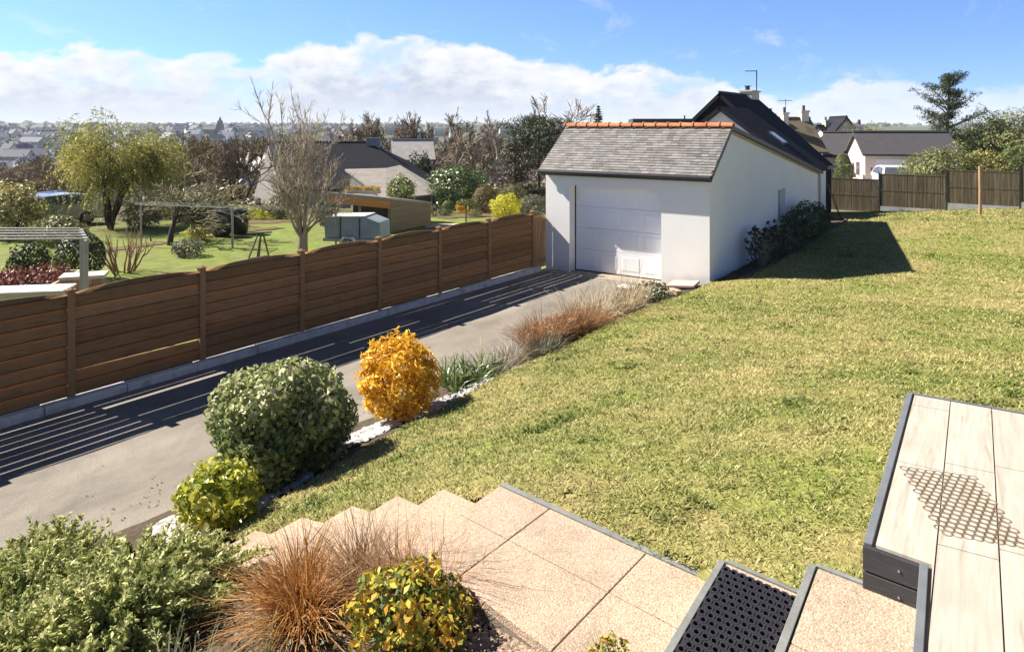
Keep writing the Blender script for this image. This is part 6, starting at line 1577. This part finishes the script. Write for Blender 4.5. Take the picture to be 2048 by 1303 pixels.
# pines ----------------------------------------------------------------
def pine(name, seed, h, crown_r, layers, bare, mat, n_clump=95, leaf=.17, rnd=False, lean=0, expo=.65):
    rg = np.random.default_rng(seed); t = empty(name, (0, 0, 0)); mb = MB(); mb.tube([(0, 0, -.1), (lean * .3, .02, h * .4), (lean * .7, -.03, h * .75), (lean, 0, h * .97)], [h * .028, h * .022, h * .014, .02], 8)
    Ps, Ns = [], []
    for i in range(layers):
        f = bare + (1 - bare) * (i + .5) / layers; z = h * f; g_ = (f - bare) / (1 - bare); wild = name == 'pine_tree'
        rad = crown_r * rg.uniform(.75, 1.2) * (math.sin(math.pi * min(1, g_ * .62 + .36)) ** .7 if rnd else (1 - g_) ** expo * (.72 + .3 * min(1, g_ * 5))) * rg.uniform(.8, 1.15)
        nb = int(rg.integers(5, 8))
        for j in range(nb):
            a = rg.uniform(0, 6.28); r_ = rad * (rg.uniform(.3, 1.3) if wild else rg.uniform(.55, 1.1)); e = np.array([math.cos(a) * r_, math.sin(a) * r_, r_ * (rg.uniform(.1, .75) if wild else rg.uniform(.05, .35))]); b0 = np.array([lean * f, 0, z - (rg.uniform(0, .09) * h if wild else 0)])
            mb.tube([b0, b0 + e * .5 + np.array([0, 0, .03]), b0 + e], [h * .008, h * .005, .01], 4)
            for u in (.45, .7, .95):
                k_ = n_clump // 3; c_ = b0 + e * u + np.array([0, 0, .06]); cr = crown_r * (.14 if name == 'pine_tree' else .20) * (1 if expo < 1 else (.25 + .75 * (1 - g_))) * rg.uniform(.8, 1.3)
                d = rg.normal(size=(k_, 3)); d = unit(d) * rg.random((k_, 1)) ** .5; Ps.append(c_ + d * np.array([cr * 1.5, cr * 1.5, cr * .55])); Ns.append(unit(rg.normal(size=(k_, 3)) + np.array([0, 0, .8])))
    mb.build('trunk', barkd, t); Pn = np.concatenate(Ps); V, F = leaf_quads(Pn, np.concatenate(Ns), leaf, .3, rg)
    T = np.clip(.45 + .6 * np.array([noise.noise(Vector(p * 1.1)) for p in Pn]) + rg.normal(size=len(Pn)) * .18, 0, 1); npmesh('crown', V, F, T.repeat(4), mat, t); return t
pinel = leafmat('pine_needle', [(.015, .028, .012), (.035, .055, .02), (.07, .09, .035), (.12, .13, .06)], .12)
t = pine('pine_tree', 6, 6.6, 3.1, 8, .33, pinel, n_clump=210, leaf=.2, lean=.35); put(t, 1892, zc=52, label='tall ragged pine standing alone against the sky at the right', scale=1)
t.location.z = H(408, 52); t.location.z = G(t.location.x, t.location.y); hneed = H(150, 52) - t.location.z; t.scale = (hneed / 6.6 * .74, hneed / 6.6 * .74, hneed / 6.6)
t = pine('umbrella_pine', 9, 4.6, 2.9, 7, .38, pinel, n_clump=210, leaf=.2, rnd=True); put(t, 1078, zc=50, label='broad dark umbrella pine left of the garage roof'); hneed = H(240, 50) - t.location.z; t.scale = (hneed / 4.6 * .82, hneed / 4.6 * .82, hneed / 4.6)
t = pine('brown_conifer', 10, 3.6, 1.6, 9, .1, leafmat('brown_needle', [(.03, .03, .015), (.08, .07, .035), (.15, .12, .07)], .1), n_clump=60, leaf=.18); put(t, 1030, zc=46, label='brownish thin conifer in front of the umbrella pine'); hneed = H(285, 46) - t.location.z; t.scale = (hneed / 3.6,) * 3
t = pine('spruce_tree', 12, 6, 1.5, 26, .2, pinel, n_clump=36, leaf=.16, expo=1.0); put(t, 1197, zc=56, label='pointed spruce tip behind the orange ridge tiles'); hneed = H(213, 56) - t.location.z; t.scale = (hneed / 6 * .8, hneed / 6 * .8, hneed / 6)

# greenery behind the screen fence --------------------------------------
jun2 = leafmat('olive_juniper', [(.05, .06, .02), (.12, .14, .045), (.22, .235, .08), (.38, .36, .16)], .25)
def big(name, px, zc, pyt, rx, mat, n, leaf, seed, label, cat='shrub', ry=None, lump=.2, asp=.35):
    x, y = W(px, zc); z0 = G(x, y); hz_ = (H(pyt, zc) - z0) / 1.85
    return shrub(name, mat, (rx, ry or rx * .8, hz_), n, leaf, seed, px, zc=zc, label=label, cat=cat, up=.9, lump=lump, aspect=asp, inner=.5, freq=2.6)
big('olive_hedge', 1885, 38, 297, 1.9, jun2, 9000, .15, 101, 'large olive-green juniper spilling over the screen fence in front of the pinkish garage')
big('olive_hedge', 1985, 37, 303, 1.5, leafmat('yellow_olive', [(.06, .07, .02), (.16, .16, .04), (.32, .30, .08), (.5, .45, .16)], .25), 5200, .15, 102, 'yellow-tinged shrub right of the large olive juniper, behind the fence')
big('dark_shrub', 2050, 36, 300, 1.2, dkgreen, 4200, .14, 103, 'dark shrub at the right edge behind the screen fence')
big('cypress_hedge', 1940, 52, 268, 2.2, midgreen, 8000, .2, 104, 'green cypress mass below and right of the tall pine', lump=.25)
big('cypress_hedge', 2030, 50, 232, 2.4, jun2, 9000, .2, 105, 'high olive-green tree mass at the right edge', lump=.3)
big('dark_tree', 1975, 60, 228, 1.6, dkgreen, 4500, .2, 106, 'dark evergreen top between the pine and the right edge', cat='tree', lump=.35)
big('olive_tree', 1722, 62, 246, 1.7, leafmat('airy_olive', [(.10, .11, .03), (.20, .20, .06), (.34, .31, .11)], .3), 2600, .17, 107, 'airy olive-green tree in front of the beige pointed gable', cat='tree', lump=.35)
shrub('clipped_column', midgreen, (.48, .45, 1.0), 3600, .07, 110, 1686, zc=43, label='tall clipped green hedge column left of the pinkish garage', lump=.03, inner=.85, jit=.3, up=.95)
shrub('brown_hedge', dkgreen, (.95, .5, .55), 2600, .08, 111, 1652, zc=44, label='dark clipped hedge left of the tall green column', lump=.05, inner=.8)
shrub('round_bush', midgreen, (.35, .3, .28), 900, .06, 112, 1622, zc=43.5, label='small round green bush beside the slate roof eave', lift=.9)
# palm
def palm():
    rg = np.random.default_rng(3); p = W(2078, 33); t = empty('palm_tree', (p[0], p[1], .2)); tag(t, 'palm with arching fronds at the right edge behind the fence', 'palm'); mb = MB(); mb.lathe((0, 0, -.3), [(.18, 0), (.16, 1.2), (.2, 2.3), (.12, 2.5)], 9); mb.build('trunk', barkd, t)
    for i in range(15):
        a = i * 2.4 + .3; el_ = rg.uniform(.1, 1.1); pts = []; p_ = np.array([0, 0, 2.2]); v = np.array([math.cos(a) * math.cos(el_), math.sin(a) * math.cos(el_), math.sin(el_)]); Pn, Al = [], []
        for j in range(22):
            v = unit(v + np.array([0, 0, -.085])); p_ = p_ + v * .085; pts.append(p_.copy()); sd = unit(np.cross(v, [0, 0, 1.0]))
            for s_ in (-1, 1):
                al = unit(sd * s_ + v * .6 + np.array([0, 0, -.25])); ll = .30 * math.sin(math.pi * (j + 2) / 25); Pn.append(p_ + al * ll * .5); Al.append(np.append(al, ll))
        Pn = np.array(Pn); Al = np.array(Al); al, ll = Al[:, :3], Al[:, 3]; N_ = unit(np.cross(al, rg.normal(size=al.shape) * .2 + np.array([0, 0, 1]))); N_ = unit(np.cross(N_, al)); side = np.cross(N_, al)
        V = np.stack([Pn - al * ll[:, None] * .5, Pn + side * .03, Pn + al * ll[:, None] * .5, Pn - side * .03], 1).reshape(-1, 3); F = np.arange(len(V)).reshape(-1, 4)
        npmesh('frond', V, F, np.repeat(rg.random(len(Pn)), 4), leafmat('palm_leaf', [(.05, .08, .02), (.13, .18, .05), (.26, .29, .1)], .25), t)
palm()
# wheelie bin
p = W(1697, 45); wb = empty('wheelie_bin', (p[0], p[1], G(*p)), YAW + .2, 'black wheelie bin with yellow lid beside the tall clipped column', 'bin')
mb = MB(); mb.hull8([(-.22, -.24, 0), (.22, -.24, 0), (.22, .24, 0), (-.22, .24, 0)], [(-.28, -.32, .95), (.28, -.32, .95), (.28, .3, .95), (-.28, .3, .95)]); mb.build('body', blk, wb, bevel=.02)
mb = MB(); mb.hull8([(-.3, -.34, .952), (.3, -.34, .952), (.3, .34, .952), (-.3, .34, .952)], [(-.26, -.28, 1.02), (.26, -.28, 1.02), (.26, .32, 1.04), (-.26, .32, 1.04)]); mb.build('lid', surf('yellow_lid', (.25, .19, .04), (.3, .22, .05), 4, .5), wb); wb.scale = (.7, .7, 1.0)
# paving around the houses at the right
mb = MB(); rows = [37 + 1.0 * i for i in range(22)]; cols = [1600 + 20 * j for j in range(14)]; mb.v = []
for zc in rows:
    for px in cols: x, y = W(px, zc); mb.v.append((x, y, G(x, y) + .05))
mb.t = [.5] * len(mb.v); nc_ = len(cols); mb.f = [(i * nc_ + j, i * nc_ + j + 1, (i + 1) * nc_ + j + 1, (i + 1) * nc_ + j) for i in range(len(rows) - 1) for j in range(nc_ - 1)]; mb.mi = [0] * len(mb.f)
o = mb.build('neighbour_yard', surf('yard_paving', (.42, .36, .27), (.52, .45, .35), 1.5, .9, .3)); tag(o, kind='structure')
# path in the garden left of the garage
mb = MB(); pts = [W(850, 30.2), W(1090, 31.5), W(1090, 32.6), W(850, 31.4)]; mb.v = [(x, y, G(x, y) + .02) for x, y in pts]; mb.t = [.5] * 4; mb.f = [(0, 1, 2, 3)]; mb.mi = [0]
o = mb.build('garden_path', surf('garden_path_sand', (.42, .34, .24), (.5, .42, .31), 3, .9)); tag(o, kind='structure')

# the air: a closed box round everything
m = bpy.data.materials.new('haze'); m.use_nodes = True; nt = m.node_tree
for n in list(nt.nodes): nt.nodes.remove(n)
o_ = nt.nodes.new('ShaderNodeOutputMaterial'); v_ = nt.nodes.new('ShaderNodeVolumePrincipled'); v_.inputs['Color'].default_value = (.82, .90, 1, 1); v_.inputs['Density'].default_value = .00016
nt.links.new(v_.outputs[0], o_.inputs['Volume'])
mb = MB(); mb.b6(-9000, 9000, -9000, 9000, -40, 60); o = mb.build('haze', m); tag(o, kind='stuff')

for i, (px, zc, r_, m_, lab) in enumerate(((480, 36, (2.3, .5, .34), lime, 'low yellow-green hedge below the white gable, left of the many-stemmed tree'), (285, 31.5, (.9, .7, .6), olive, 'olive shrub at the right foot of the willow'), (408, 37, (1.4, .8, .85), greyg, 'grey-green shrub behind the apple tree'),
        (60, 31, (1.3, 1, .8), midgreen, 'green shrub left of the silver car'), (560, 35, (.8, .6, .65), olive, 'olive shrub at the base of the white gable'), (655, 31.5, (.5, .5, .7), dkgreen, 'dark shrub at the left end of the carport'))):
    shrub('garden_shrub', m_, r_, 1500 + int(900 * r_[0]), .09, 120 + i, px, zc=zc, label=lab, lump=.22)
# soil strips in the neighbour's lawn
sm = surf('tilled_soil', (.10, .065, .04), (.19, .13, .085), 2, 1, .8, spec=.05)
for (pa, pb, w_) in (((200, 24.5), (330, 26.5), .35), ((395, 28), (560, 30.5), .45), ((120, 17.5), (215, 18.8), .3), ((420, 33), (640, 34), .7), ((870, 35.2), (1060, 37.5), 1.0)):
    a, b_ = Vector(W(*pa)), Vector(W(*pb)); d = b_ - a; nrm = Vector((-d.y, d.x)).normalized() * w_; n = 12; mb = MB(); V = []
    for i in range(n + 1):
        c = a + d * (i / n); ww = 1 + .25 * math.sin(i * 2.1)
        for s_ in (-1, 1): q_ = c + nrm * s_ * ww; V.append((q_.x, q_.y, G(q_.x, q_.y) + .025))
    mb.v = V; mb.t = [.5] * len(V); mb.f = [(2 * i, 2 * i + 1, 2 * i + 3, 2 * i + 2) for i in range(n)]; mb.mi = [0] * n
    tag(mb.build('soil_strip', sm), kind='structure')

# fallen leaves and grit along the driveway edges
rgl = np.random.default_rng(12); n = 900; yy = rgl.uniform(1, 15, n); xx = np.where(rgl.random(n) < .75, -6.62 - rgl.exponential(.22, n), -9.74 + rgl.exponential(.10, n)); xx = np.clip(xx, -9.76, -6.5)
pts = np.stack([xx, yy, np.full(n, .006)], 1); V, F = leaf_quads(pts, unit(rgl.normal(size=pts.shape) * .15 + np.array([0, 0, 1.0])), .028, .5, rgl); V[:, 2] = np.maximum(V[:, 2], .003)
tag(npmesh('fallen_leaves', V, F, rgl.random(n).repeat(4), leafmat('fallen_leaf', [(.06, .035, .02), (.16, .09, .04), (.28, .17, .07)], .1)), kind='stuff')
